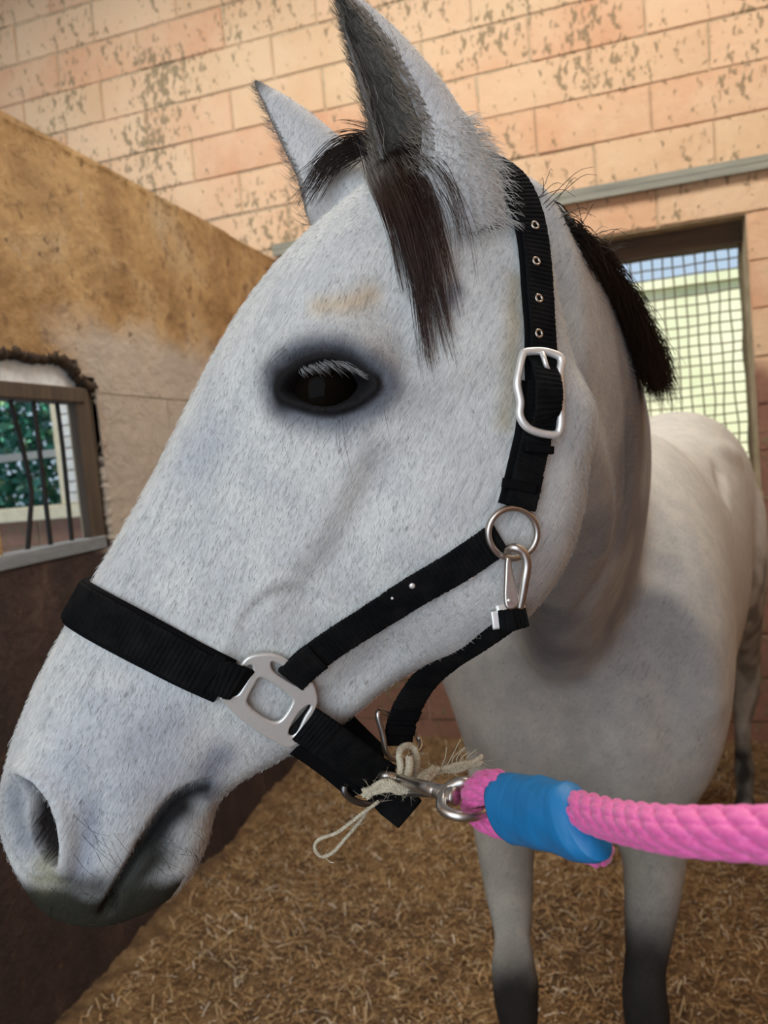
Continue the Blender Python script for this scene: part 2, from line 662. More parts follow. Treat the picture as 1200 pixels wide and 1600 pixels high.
# crumbled dark mortar round the head of the opening
CR = NT('dark_mortar')
CR.set(Base_Color=CR.ramp(CR.noise(CR.geo_pos(), 40, 5), [(.3, (.018, .012, .008)), (.7, (.07, .042, .022))]), Roughness=.95)
path = [on_axis(x, y, 0, XL-.014) for x, y in ((-25, 552), (0, 551), (20, 550), (38, 556), (60, 560), (80, 558), (98, 563), (112, 576), (124, 592), (136, 602), (148, 607))]
P = spline(path, 120)
rr = np.array([.012+.012*random.random() for _ in range(120)])
rr = np.convolve(rr, np.ones(3)/3, 'same')
rr[0] = rr[-1] = .004
cm = MB().add(tube(P, rr, 9))
cm.V = [np.asarray(v)+rng.normal(0, .0022, 3) for v in cm.V]
cm.build('crumbled_edge', CR.m, win3)
bevel_box('infill', (XL-.085, 1.90, 1.75), (XL-.048, 2.07, 1.845), .002, MORTAR, win3)
path = [on_axis(x, y, 0, XL-.012) for x, y in ((148, 607), (158, 680), (164, 760), (172, 830), (178, 870))]
P = spline(path, 90)
cm = MB().add(tube(P, .010+.005*rng.random(90), 8))
cm.V = [np.asarray(v)+rng.normal(0, .0018, 3) for v in cm.V]
cm.build('crumbled_edge', PLASTER, win3)

# ---- right wall, front lintel and roof: they only shade the stall
o = MB().add(box_vf((2.0, -1.6, 0), (2.12, YB, 4.3))).build('wall_right', BLOCK, None, False)
tag(o, 'block wall closing the stall on the right', kind='structure')
o = MB()
for a, b, c, d in sub_rects(-4.3, 2.12, -3.2, YB+.5, [(-2.62, 1.72, 1.28, 2.42)]):
    o.add(box_vf((a, c, 4.3), (b, d, 4.36)))
o = o.build('ceiling', m_wood('roof_boards', (.16, .10, .06), (.30, .20, .12), (2, 30, 30)), None, False)
tag(o, 'boarded roof, open to the sky over the rear of the stall', kind='structure')

o = MB()
for a, b, c, d in sub_rects(-1.62, 2.12, -.05, 4.3, [(-1.05, .35, -.1, 2.75)]):
    o.add(box_vf((a, -.98, c), (b, -.86, d)))
o = o.build('wall_front', BLOCK, None, False)
tag(o, 'block wall with the open stall door behind the viewer', kind='structure')

# ---- floor: littered ground and loose straw
gx, gy = np.linspace(-1.62, 2.05, 230), np.linspace(-1.6, 3.62, 320)
GX, GY = np.meshgrid(gx, gy)


def ground_z(x, y):
    return (.018*np.sin(x*5.1+y*2.3)*np.sin(y*4.7-x*1.3)+.012*np.sin(x*13+2*y)*np.sin(y*11+x)+.006*np.sin(x*31+y*17)*np.sin(y*37-x*9)
            - .012 + .05*np.exp(-((y-3.6)/.22)**2)+.06*np.exp(-((x+1.5)/.14)**2))


GZ = ground_z(GX, GY)+rng.normal(0, .0035, GX.shape)
nx_, ny_ = len(gx), len(gy)
idx = np.arange(nx_*ny_).reshape(ny_, nx_)
Fc = np.stack([idx[:-1, :-1], idx[:-1, 1:], idx[1:, 1:], idx[1:, :-1]], -1).reshape(-1, 4)
floor = mesh_obj('floor', np.stack([GX, GY, GZ], -1).reshape(-1, 3), Fc, m_bed())
tag(floor, 'trampled brown bedding on the stall floor', kind='structure')
NS = 95000
cx, cy = rng.uniform(-1.44, 1.6, NS), .25+3.3*rng.random(NS)**.8
L = .0045+.026*rng.random(NS)**3.5
wd = .0006+.0008*rng.random(NS)
an = rng.uniform(0, 2*np.pi, NS)
tl = rng.normal(0, .35, NS)
cz = ground_z(cx, cy)+.004+.006*rng.random(NS)
dx, dy, dz = np.cos(an)*np.cos(tl), np.sin(an)*np.cos(tl), np.sin(tl)
px_, py_ = -np.sin(an), np.cos(an)
sv = []
for s, hz in ((-1, 0), (0, .12), (1, 0)):
    for q in (-1, 1):
        sv.append(np.stack([cx+dx*L*s+px_*wd*q, cy+dy*L*s+py_*wd*q, cz+dz*L*s+hz*L], -1))
SV = np.stack(sv, 1).reshape(-1, 3)
b6 = (np.arange(NS)*6)[:, None]
SF = np.concatenate([b6+np.array([[0, 1, 3, 2]]), b6+np.array([[2, 3, 5, 4]])])
me = bpy.data.meshes.new('straw')
me.vertices.add(len(SV))
me.vertices.foreach_set('co', SV.ravel())
me.loops.add(SF.size)
me.loops.foreach_set('vertex_index', SF.ravel().astype(np.int32))
me.polygons.add(len(SF))
me.polygons.foreach_set('loop_start', np.arange(0, SF.size, 4, dtype=np.int32))
me.update(calc_edges=True)
me.materials.append(m_straw())
o = bpy.data.objects.new('straw', me)
COL.objects.link(o)
tag(o, 'loose chopped golden straw strewn over the stall floor', 'straw', kind='stuff')

# ---- outdoors
GRASS = flat_mat('yard_earth', (.32, .30, .20), .9)
o = MB().add(box_vf((-14, YB+.2, -.12), (14, 16, -.05))).build('ground', GRASS, None, False)
tag(o, 'bare sunny yard ground behind the stable', kind='structure')
m = NT('pale_backdrop')  # added wall; its pale colour imitates the overexposed outdoors
m.set(Base_Color=m.ramp(m.noise(m.geo_pos(), 1.3, 5), [(.3, (.62, .68, .45)), (.55, (.80, .82, .62)), (.8, (.86, .84, .70))]), Roughness=.8)
o = MB().add(box_vf((-1.6, 8.0, -.1), (6, 8.25, 2.84))).add(box_vf((-1.65, 7.95, 2.82), (6.05, 8.3, 2.90))).build('backdrop_wall', m.m, None, False)
tag(o, 'pale wall added to stand in for the blown-out view beyond the wire mesh window', 'wall')

# hedge beyond the neighbouring window
m = NT('hedge_leaf')
g = m.n('ShaderNodeNewGeometry')
m.set(Base_Color=m.ramp(g.outputs['Random Per Island'], [(0, (.02, .10, .075)), (.5, (.05, .24, .17)), (.8, (.11, .38, .26)), (1, (.45, .55, .28))]), Roughness=.4)
NL = 24000
c = np.stack([rng.uniform(-8.4, -3.0, NL), 5.2+1.3*rng.random(NL)+.15*np.sin(rng.random(NL)*40), rng.uniform(.1, 3.4, NL)], 1)
d1 = rng.normal(size=(NL, 3))
d1 /= np.linalg.norm(d1, axis=1)[:, None]
d2 = np.cross(d1, rng.normal(size=(NL, 3)))
d2 /= np.linalg.norm(d2, axis=1)[:, None]
s1, s2 = (.045+.04*rng.random(NL))[:, None], (.02+.02*rng.random(NL))[:, None]
LV = np.stack([c-d1*s1, c+d2*s2, c+d1*s1, c-d2*s2], 1).reshape(-1, 3)
LF = (np.arange(NL)*4)[:, None]+np.arange(4)[None]
hedge = mesh_obj('foliage', LV, LF, m.m, None, False)
tag(hedge, kind='stuff')
hr = empty('hedge', (-5.7, 5.9, -.05), 'dark green leafy hedge beyond the window of the next bay', 'hedge')
keep(hedge, hr)
tw = MB()
for i in range(26):
    x = random.uniform(-8.2, -3.1)
    P = spline([(x, 5.9, -.1), (x+random.uniform(-.1, .1), 5.8, 1.2), (x+random.uniform(-.3, .3), 5.7, 2.4), (x+random.uniform(-.4, .4), 5.7, 3.2)], 14)
    tw.add(tube(P, np.linspace(.025, .006, 14), 6))
tw.build('stem', m_wood('bark', (.06, .04, .03), (.12, .09, .06)), hr)
fen = empty('rail_fence', (-4.0, 4.25, -.05), 'white board rail fence in front of the hedge', 'fence')
for i, z in enumerate((1.66, 1.22)):
    bevel_box('rail', (-7.2, 4.24, z), (-3.0, 4.27, z+.05), .004, WHITEP, fen)
for x in (-7.0, -5.2, -3.12):
    bevel_box('post', (x, 4.27, -.05), (x+.08, 4.34, 1.8), .006, WHITEP, fen)
# ================================================================== HORSE
# ---- head frame: u = poll to nose, v = dorsal to throat, n = horse's left (towards the viewer)
_al, _th = 0.06, math.radians(9)
eu = norm(-0.486*cr - 0.874*cu - math.sin(_al)*cf)
ev = 0.874*cr - 0.486*cu + math.sin(_th)*cf
ev = norm(ev-(ev @ eu)*eu)
en = np.cross(eu, ev)
if en @ cf > 0:
    en = -en
HO = W(430, 800, 0.585)


def plane_pt(px, py, w=0.0):
    d = ray_dir(px, py)
    return CC + d*((HO-CC) @ en + w)/(d @ en)


def loc(p):
    q = np.asarray(p, float)-HO
    return np.stack([q @ eu, q @ ev, q @ en], -1)


def unloc(a):
    a = np.asarray(a, float)
    return HO + a[..., 0:1]*eu + a[..., 1:2]*ev + a[..., 2:3]*en


# dorsal px, ventral px, half widths (m) at 7 stations from dorsal to ventral
HEAD = [
    ((800, 300), (850, 540), (.030, .050, .058, .060, .058, .050, .030)),
    ((740, 255), (880, 660), (.030, .052, .064, .068, .066, .056, .034)),
    ((665, 240), (893, 770), (.034, .056, .070, .080, .080, .068, .042)),
    ((585, 275), (876, 860), (.045, .074, .084, .088, .088, .078, .046)),
    ((515, 335), (838, 928), (.056, .090, .094, .089, .091, .082, .050)),
    ((450, 395), (784, 985), (.058, .094, .098, .087, .089, .080, .048)),
    ((392, 462), (718, 1018), (.050, .084, .092, .084, .082, .070, .044)),
    ((342, 540), (652, 1040), (.042, .068, .080, .080, .073, .058, .038)),
    ((298, 625), (600, 1072), (.037, .057, .070, .074, .065, .050, .034)),
    ((256, 710), (556, 1110), (.034, .051, .063, .068, .058, .046, .031)),
    ((214, 788), (512, 1140), (.032, .047, .057, .061, .053, .043, .029)),
    ((172, 860), (464, 1168), (.031, .045, .053, .055, .050, .041, .028)),
    ((130, 932), (412, 1196), (.030, .044, .052, .053, .049, .040, .027)),
    ((88, 1006), (362, 1226), (.029, .044, .053, .054, .050, .041, .027)),
    ((52, 1078), (336, 1262), (.028, .045, .056, .057, .052, .043, .028)),
    ((24, 1150), (328, 1306), (.028, .047, .058, .058, .052, .043, .028)),
    ((8, 1208), (308, 1352), (.027, .046, .057, .057, .050, .042, .028)),
    ((3, 1266), (270, 1390), (.025, .042, .052, .053, .048, .040, .027)),
    ((20, 1314), (228, 1410), (.022, .038, .046, .047, .044, .037, .025)),
    ((44, 1360), (186, 1424), (.019, .032, .039, .040, .038, .032, .022)),
    ((68, 1402), (142, 1424), (.012, .020, .024, .025, .024, .020, .013)),
]


def head_rings(ns=150, nk=48):
    rows = []
    for D, Vv, w in HEAD:
        d, v = loc(plane_pt(*D)), loc(plane_pt(*Vv))
        rows.append(np.r_[d[:2], v[:2], 0, np.array(w), 0])
    rows = spline(rows, ns)
    ph = np.linspace(0, np.pi, nk+1)
    rings = []
    for r in rows:
        wk = spline(r[4:13][:, None], nk+1)[:, 0]
        wk[0] = wk[-1] = 0
        wk = np.maximum(wk, 0)
        t = (1-np.cos(ph))/2
        uv = r[0:2][None]*(1-t)[:, None]+r[2:4][None]*t[:, None]
        left = np.c_[uv, wk]
        right = np.c_[uv, -wk][1:-1][::-1]
        rings.append(unloc(np.vstack([left, right])))
    return rings


# ---- horse body frame: a = backwards along the body, l = to the horse's left, z up
b0 = W(876, 1000, 1.33)[:2]
b1 = W(1078, 700, 2.90)[:2]
ba = np.r_[norm(b1-b0), 0]
bl = np.array([ba[1], -ba[0], 0.0])          # picture right = horse's left
if bl @ cr < 0:
    bl = -bl


def B(a, l, z):
    return np.r_[b0, 0] + a*ba + l*bl + np.array([0, 0, z])


def sring(c, ex, ey, wx, yup, ydn, k=40, p=2.3):
    """super-ellipse ring; ey up"""
    th = np.linspace(0, 2*np.pi, k, endpoint=False)
    c_, s_ = np.cos(th), np.sin(th)
    x = np.sign(c_)*np.abs(c_)**(2/p)*wx
    y = np.sign(s_)*np.abs(s_)**(2/p)*np.where(s_ > 0, yup, ydn)
    return np.asarray(c)[None]+x[:, None]*np.asarray(ex)[None]+y[:, None]*np.asarray(ey)[None]


ZU = np.array([0, 0, 1.0])


def torso():
    T = [  # a, z centre, half width, up, down
        (-.055, 1.04, .10, .10, .12), (-.02, 1.04, .185, .17, .22), (.05, 1.05, .252, .26, .32), (.14, 1.07, .262, .33, .36),
        (.28, 1.10, .258, .36, .39), (.45, 1.10, .245, .38, .41), (.62, 1.08, .235, .37, .40), (.85, 1.08, .238, .36, .38),
        (1.08, 1.09, .240, .37, .36), (1.28, 1.12, .232, .385, .33), (1.46, 1.17, .238, .35, .30), (1.62, 1.19, .235, .30, .28),
        (1.76, 1.19, .205, .23, .26), (1.86, 1.17, .14, .15, .2), (1.90, 1.15, .06, .07, .1)]
    T = spline(T, 60)
    return loft([sring(B(a, 0, z), bl, ZU, w, u, d) for a, z, w, u, d in T])


def neck():
    N = [  # top point, bottom point, half width
        (W(770, 262, .66), W(835, 700, .66), .060),
        (W(812, 296, .72), W(850, 800, .72), .064),
        (W(858, 348, .80), W(862, 890, .81), .070),
        (W(900, 422, .92), W(866, 960, .93), .078),
        (W(935, 505, 1.08), W(866, 1010, 1.06), .086),
        (W(950, 575, 1.26), W(870, 1040, 1.18), .098),
        (B(.26, .0, 1.46), W(880, 1080, 1.30), .120),
        (B(.50, .0, 1.44), B(.10, 0, .98), .150)]
    global CREST
    CREST = spline(np.array([t for t, b, w in N[:7]]), 120)
    rows = spline([np.r_[t, b, w] for t, b, w in N], 60)
    C_ = (rows[:, :3]+rows[:, 3:6])/2
    T_ = np.gradient(C_, axis=0)
    rings = []
    for r, c, t in zip(rows, C_, T_):
        y = r[:3]-r[3:6]
        h = np.linalg.norm(y)/2
        y = norm(y)
        x = norm(np.cross(y, t))
        if x @ bl < 0:
            x = -x
        rings.append(sring(c, x, y, r[6], h, h, p=2.1))
    return loft(rings)


def leg(L, k=24):
    """L rows: centre(3), half width lateral, half width fore-aft; rings horizontal"""
    rows = spline([np.r_[c, a, b] for c, a, b in L], 50)
    return loft([sring(r[:3], bl, ba, r[3], r[4], r[4], k, 2.0) for r in rows])


def limbs():
    out = []
    for l, kx, ky, dz in ((-.118, 806, 1548, 1.31), (.112, 1010, 1585, 1.33)):
        kn = W(kx, ky, dz)
        q_ = 1.42 if l < 0 else 1.0
        e = B(.16, l*1.1*q_, .96)
        zk = kn[2]
        s = 1 if l > 0 else -1
        out.append(leg([(B(.17, l*1.2*q_, 1.22), .07, .12), (B(.15, l*1.3*q_, 1.06), .085, .13), (e*[1, 1, 0]+[0, 0, .90], .080, .12),
                        (e*.75+kn*.25, .070, .095), (e*.5+kn*.5+bl*s*.006, .058, .075), (e*.22+kn*.78, .043, .050),
                        (kn+ZU*.07, .039, .043), (kn+ZU*.01, .043, .046), (kn-ZU*.05, .038, .040), (kn-ZU*.10, .029, .034),
                        (kn*[1, 1, 0]+ZU*.28, .027, .034), (kn*[1, 1, 0]+ZU*.20, .034, .040), (kn*[1, 1, 0]+ZU*.14-ba*.02, .028, .03),
                        (kn*[1, 1, 0]+ZU*.07-ba*.04, .045, .05), (kn*[1, 1, 0]+ZU*.0-ba*.06, .056, .062)]))
    for l in (-.15, .135):
        out.append(leg([(B(1.58, l*.8, 1.34), .08, .14), (B(1.55, l, 1.2), .12, .2), (B(1.48, l*1.08, 1.02), .12, .18), (B(1.50, l*1.08, .86), .10, .15),
                        (B(1.60, l*1.1, .72), .075, .10), (B(1.70, l*1.1, .60), .062, .075), (B(1.72, l*1.1, .54), .060, .07), (B(1.71, l*1.1, .47), .05, .06),
                        (B(1.69, l, .36), .032, .04), (B(1.68, l, .26), .032, .04), (B(1.67, l, .2), .038, .045), (B(1.64, l, .13), .032, .036),
                        (B(1.61, l, .06), .046, .052), (B(1.59, l, 0), .056, .06)]))
    return out


def build_body():
    mb = MB()
    mb.add(loft(head_rings()))
    mb.add(torso())
    mb.add(neck())
    for L in limbs():
        mb.add(L)
    me = bpy.data.meshes.new('raw')
    me.from_pydata([tuple(map(float, v)) for v in mb.V], [], mb.F)
    bm = bmesh.new()
    bm.from_mesh(me)
    bmesh.ops.recalc_face_normals(bm, faces=bm.faces)
    bm.to_mesh(me)
    bm.free()
    o = bpy.data.objects.new('raw', me)
    COL.objects.link(o)
    md = o.modifiers.new('r', 'REMESH')
    md.mode = 'VOXEL'
    md.voxel_size = 0.0062
    md.use_smooth_shade = True
    dg = bpy.context.evaluated_depsgraph_get()
    ev_ = o.evaluated_get(dg)
    m2 = bpy.data.meshes.new_from_object(ev_)
    bpy.data.objects.remove(o)
    return m2


def co_of(me):
    a = np.empty(len(me.vertices)*3, np.float64)
    me.vertices.foreach_get('co', a)
    return a.reshape(-1, 3)


def edges_of(me):
    a = np.empty(len(me.edges)*2, np.int32)
    me.edges.foreach_get('vertices', a)
    return a.reshape(-1, 2)


def lap_smooth(co, E, wgt, it, lam=0.6):
    n = len(co)
    deg = np.bincount(E[:, 0], minlength=n)+np.bincount(E[:, 1], minlength=n)
    deg = np.maximum(deg, 1)[:, None]
    for _ in range(it):
        s = np.stack([np.bincount(E[:, 0], co[E[:, 1], k], n)+np.bincount(E[:, 1], co[E[:, 0], k], n) for k in range(3)], 1)/deg
        co = co+(s-co)*lam*wgt[:, None]
    return co


def smoothstep(a, b, x):
    t = np.clip((x-a)/(b-a), 0, 1)
    return t*t*(3-2*t)


body_me = build_body()
co = co_of(body_me)
E_ = edges_of(body_me)
L_ = loc(co)
dep = (co-CC) @ cf
# blend head and body: everything behind the cheeks is smoothed strongly, the face lightly
wb = np.where(dep > .74, 1.0, 0.35)
junction = np.exp(-((L_[:, 0]+.22)/.10)**2)*(dep < .85)
wb = np.maximum(wb, junction)
co = lap_smooth(co, E_, wb, 10)
co = lap_smooth(co, E_, (dep > .80).astype(float), 30)
co = lap_smooth(co, E_, junction, 22)
body_me.vertices.foreach_set('co', co.ravel())
body_me.update()


def subdivide_near(me, mask_fn, times):
    for _ in range(times):
        bm = bmesh.new()
        bm.from_mesh(me)
        c = co_of(me)
        mk = mask_fn(c)
        bm.verts.ensure_lookup_table()
        es = [e for e in bm.edges if mk[e.verts[0].index] and mk[e.verts[1].index]]
        bmesh.ops.subdivide_edges(bm, edges=es, cuts=1, use_grid_fill=True, smooth=0.0)
        bm.to_mesh(me)
        bm.free()
        c = co_of(me)
        mk = mask_fn(c).astype(float)
        c = lap_smooth(c, edges_of(me), mk, 2, 0.5)
        me.vertices.foreach_set('co', c.ravel())
        me.update()


def head_mask(c):
    q = loc(c)
    d = (c-CC) @ cf
    return (d < .74) & (q[:, 0] > -.30)


subdivide_near(body_me, head_mask, 2)
co = co_of(body_me)
polys = np.empty(len(body_me.loops), np.int32)
body_me.loops.foreach_get('vertex_index', polys)


def make_bvh(me):
    return BVHTree.FromPolygons([v.co for v in me.vertices], [p.vertices for p in me.polygons])


bvh0 = make_bvh(body_me)


def hit(px, py, bvh=None, fallback=None):
    d = norm(ray_dir(px, py))
    h = (bvh or bvh0).ray_cast(Vector(CC), Vector(d))
    if h[0] is None:
        return None, None
    n = np.array(h[1])
    if n @ d > 0:
        n = -n
    return np.array(h[0]), n


# ------------------------------------------------------------------ sculpting the head
co = co_of(body_me)
HM = head_mask(co)
hi_ = np.nonzero(HM)[0]
HL = loc(co[hi_])
HL[:, 2] = np.abs(HL[:, 2])
HS = np.sign(loc(co[hi_])[:, 2])
HS[HS == 0] = 1
vn = np.empty(len(co)*3, np.float32)
body_me.vertices.foreach_get('normal', vn)
NRM = vn.reshape(-1, 3)[hi_].astype(float)
HDISP = np.zeros((len(hi_), 3))


def surf(px_list, n=None):
    """picture points on the near side of the head -> local (u, v, |n|)"""
    out = []
    for x, y in px_list:
        p, nn = hit(x, y)
        if p is None:
            p = plane_pt(x, y, .03)
        out.append(loc(p))
    out = np.array(out)
    out[:, 2] = np.abs(out[:, 2])
    if n and len(out) > 2:
        out = spline(out, n)
    return out


def poly_dist(Q, P):
    """distance of points Q (m,3) to polyline P"""
    best = np.full(len(Q), 1e9)
    if len(P) == 1:
        return np.linalg.norm(Q-P[0], axis=1)
    for a, b in zip(P[:-1], P[1:]):
        ab = b-a
        t = np.clip(((Q-a) @ ab)/max(ab @ ab, 1e-12), 0, 1)
        best = np.minimum(best, np.linalg.norm(Q-a-t[:, None]*ab, axis=1))
    return best


def weight(pl, r, Q=None):
    Q = HL if Q is None else Q
    pl = np.asarray(pl)
    lo, hi2 = pl.min(0)-3*r, pl.max(0)+3*r
    w = np.zeros(len(Q))
    k = np.nonzero(((Q > lo) & (Q < hi2)).all(1))[0]
    if len(k):
        d = poly_dist(Q[k], pl)
        w[k] = np.exp(-(d/r)**2)
    return w


def brush(px, r, amt, n=12):
    global HDISP
    pl = surf(px, n if len(px) > 2 else None)
    HDISP += (weight(pl, r)*amt)[:, None]*NRM


def in_poly(Q, P):
    """2-D signed distance (negative inside) of Q (m,2) to polygon P"""
    d = np.full(len(Q), 1e9)
    ins = np.zeros(len(Q), bool)
    for a, b in zip(P, np.roll(P, -1, 0)):
        ab = b-a
        t = np.clip(((Q-a) @ ab)/max(ab @ ab, 1e-12), 0, 1)
        d = np.minimum(d, np.linalg.norm(Q-a-t[:, None]*ab, axis=1))
        c = ((a[1] <= Q[:, 1]) != (b[1] <= Q[:, 1])) & (Q[:, 0] < (b[0]-a[0])*(Q[:, 1]-a[1])/((b[1]-a[1]) if b[1] != a[1] else 1e-12)+a[0])
        ins ^= c
    return np.where(ins, -d, d)


# bones and muscles
brush([(425, 575), (455, 545), (500, 530), (550, 540), (592, 568)], .013, .006)
brush([(600, 470), (630, 500), (640, 535)], .020, -.007)
brush([(592, 606), (680, 585), (760, 548), (795, 520)], .016, .005)
brush([(470, 660), (520, 668), (570, 655)], .014, -.004)
brush([(565, 690), (532, 760), (492, 840), (447, 897), (420, 912)], .014, .0042)
brush([(592, 740), (556, 812), (512, 880), (478, 912)], .017, -.0038)
brush([(505, 925), (455, 905), (418, 914), (386, 940), (363, 980), (350, 1020)], .0060, .0017, 20)
brush([(495, 938), (448, 922), (412, 936), (384, 970)], .0060, -.0018, 16)
brush([(690, 770), (730, 800)], .055, .006)
brush([(640, 860), (580, 940)], .03, .003)
brush([(598, 1030), (545, 1072), (500, 1105)], .020, -.006)
brush([(390, 640), (330, 740), (280, 830), (230, 905)], .022, -.0035)
brush([(470, 760), (430, 820)], .03, .002)
brush([(640, 690), (600, 780)], .03, -.0025)
# muzzle
brush([(60, 1180), (100, 1210), (125, 1260)], .016, .004)
brush([(33, 1203), (60, 1214), (84, 1242), (97, 1280), (101, 1320), (100, 1354)], .0075, .006, 18)
brush([(14, 1235), (12, 1280), (30, 1322), (56, 1357)], .008, .003, 12)
brush([(142, 1280), (136, 1330), (130, 1365)], .012, -.003)
brush([(200, 1250), (195, 1320), (160, 1380)], .024, .005)
brush([(300, 1310), (285, 1350), (250, 1385)], .016, .004)
brush([(340, 1200), (330, 1150)], .02, -.002)
# mouth
MOUTH = [(172, 1414), (182, 1390), (210, 1343), (240, 1300), (266, 1262), (291, 1242), (322, 1231)]
brush(MOUTH, .0042, -.011, 30)
brush([(235, 1318), (258, 1284), (278, 1264), (296, 1254)], .0085, -.010, 14)
brush([(168, 1418), (165, 1424)], .004, -.008)

# nostril
hole_px = [(36, 1210), (60, 1222), (80, 1250), (90, 1284), (92, 1320), (90, 1348), (74, 1346), (56, 1318), (48, 1284), (50, 1248), (40, 1228)]
HOLE = surf(hole_px)
hc = HOLE.mean(0)
near = np.linalg.norm(HL-hc, axis=1) < .06
d = np.full(len(HL), 1.0)
d[near] = in_poly(HL[near][:, :2], HOLE[:, :2])
inside = smoothstep(.0008, -.0036, d)
side = en[None]*HS[:, None]
HDISP += inside[:, None]*(-.036*side + .010*ev[None] - .020*eu[None])
NOSTRIL = inside

# eye opening
eye_px = [(447, 611), (458, 592), (479, 575), (505, 567), (530, 569), (553, 580), (568, 592), (577, 600), (566, 613), (548, 626), (522, 634), (495, 633), (470, 626), (455, 619)]
EYE = surf(eye_px)
ec = EYE.mean(0)
near = np.linalg.norm(HL-ec, axis=1) < .09
d = np.full(len(HL), 1.0)
d[near] = in_poly(HL[near][:, :2], spline(EYE[:, :2], 60, closed=True))
EYED = d
HDISP += (-.019*smoothstep(.0005, -.004, d))[:, None]*NRM
rim = np.exp(-((d-.0035)/.0032)**2)*(d < .05)
up_ = smoothstep(.0, -.012, HL[:, 1]-ec[1])
HDISP += (rim*(.0030+.0022*up_))[:, None]*NRM
brush([(462, 572), (486, 557), (516, 552), (548, 561), (574, 580), (592, 592)], .0028, -.0022, 24)
brush([(452, 556), (490, 542), (530, 540), (575, 558)], .007, .003, 20)
brush([(460, 640), (510, 652), (555, 642)], .0035, -.0015, 20)

co[hi_] += HDISP
wl_ = np.zeros(len(co))
wl_[hi_] = 1.0
co = lap_smooth(co, edges_of(body_me), wl_, 2, 0.35)
wn_ = np.zeros(len(co))
wn_[hi_] = ((NOSTRIL > .02) & (NOSTRIL < .98))*.9
co = lap_smooth(co, edges_of(body_me), wn_, 8, 0.5)
body_me.vertices.foreach_set('co', co.ravel())
body_me.update()
bvh0 = make_bvh(body_me)

def body_brush(px, r, amt):
    global co
    pts = []
    for x, y in px:
        p, nn_ = hit(x, y)
        if p is not None:
            pts.append(p)
    if len(pts) < 2:
        return
    pl = np.array(pts)
    w = weight(pl, r, co)
    nv = np.empty(len(co)*3, np.float32)
    body_me.vertices.foreach_get('normal', nv)
    co = co+(w*amt)[:, None]*nv.reshape(-1, 3)


body_brush([(905, 640), (925, 720), (940, 800), (935, 850)], .028, .010)
body_brush([(985, 660), (985, 760), (965, 860), (930, 930)], .030, -.012)
body_brush([(1000, 920), (1060, 940), (1100, 1010), (1112, 1100)], .034, .012)
body_brush([(1010, 1010), (1040, 1080), (1050, 1160)], .030, -.008)
body_brush([(880, 1130), (885, 1220), (890, 1300)], .030, -.014)
body_brush([(790, 1180), (800, 1260)], .05, .010)
body_brush([(980, 1180), (985, 1270)], .05, .010)
body_brush([(1120, 700), (1150, 710)], .04, .012)
body_brush([(1125, 735), (1130, 770)], .03, -.012)
body_me.vertices.foreach_set('co', co.ravel())
body_me.update()
bvh0 = make_bvh(body_me)

# ------------------------------------------------------------------ coat and skin colours
BASE = np.tile(np.array([.60, .60, .57]), (len(co), 1))
dep = (co-CC) @ cf
Lc = loc(co)
Lc[:, 2] = np.abs(Lc[:, 2])


def lerp_col(w, c):
    global BASE
    BASE = BASE*(1-w[:, None])+np.array(c)[None]*w[:, None]


def soft_noise(p, f, seed=0):
    """smooth isotropic noise: sum of random plane waves"""
    r = np.random.default_rng(100+seed)
    out = np.zeros(len(p))
    for _ in range(14):
        k = r.normal(size=3)
        k *= f*r.uniform(.6, 1.6)/np.linalg.norm(k)
        out += np.sin(p @ k+r.uniform(0, 6.28))
    return out/math.sqrt(14)*.7


# body: cream; neck: dappled grey; legs: dark points
body_w = smoothstep(.95, 1.5, dep)
lerp_col(body_w, (.54, .515, .46))
ba_ = (co-np.r_[b0, 0]) @ ba
neck_w = (1-smoothstep(-.20, .20, ba_))*smoothstep(.66, .82, dep)*smoothstep(.95, 1.15, co[:, 2])
nn = np.clip(.5+soft_noise(co, 22, 1)+.6*soft_noise(co, 55, 2), 0, 1)
lerp_col(neck_w*np.clip(.45+.5*nn, 0, .95), (.27, .28, .30))
leg_w = smoothstep(.70, .54, co[:, 2]+.04*soft_noise(co, 40, 3)+.30*(dep > 2.0))*(dep > 1.0)
lerp_col(leg_w*.97, (.025, .022, .020))
mid_w = smoothstep(1.0, .72, co[:, 2])*(1-leg_w)*(dep > 1.0)  # upper legs turn greyer towards the knees
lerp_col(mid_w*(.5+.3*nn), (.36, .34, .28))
hind_w = smoothstep(2.2, 2.5, dep)*smoothstep(1.15, .95, co[:, 2])
lerp_col(hind_w*np.clip(.40+1.0*soft_noise(co, 75, 5), 0, .8), (.20, .19, .165))


def paint(px, r, col, s=1.0, n=14):
    pl = surf(px, n if len(px) > 2 else None)
    lerp_col(np.clip(weight(pl, r, Lc)*s, 0, 1), col)


# soft greys of the face
paint([(120, 1200), (180, 1230), (240, 1210)], .026, (.42, .45, .50), .6)
paint([(300, 720), (330, 690)], .018, (.44, .45, .46), .6)
paint([(700, 470), (712, 452)], .008, (.22, .23, .26), .8)
paint([(150, 1130), (220, 1110), (260, 1060)], .022, (.46, .48, .51), .6)
paint([(200, 1170), (270, 1130)], .010, (.42, .43, .46), .6)
paint([(807, 440), (803, 520), (797, 600), (790, 660)], .008, (.46, .40, .28), .8)
paint([(500, 478), (545, 474), (580, 460)], .008, (.60, .47, .31), .75)
paint([(760, 300), (720, 290), (690, 300)], .015, (.58, .54, .46), .6)
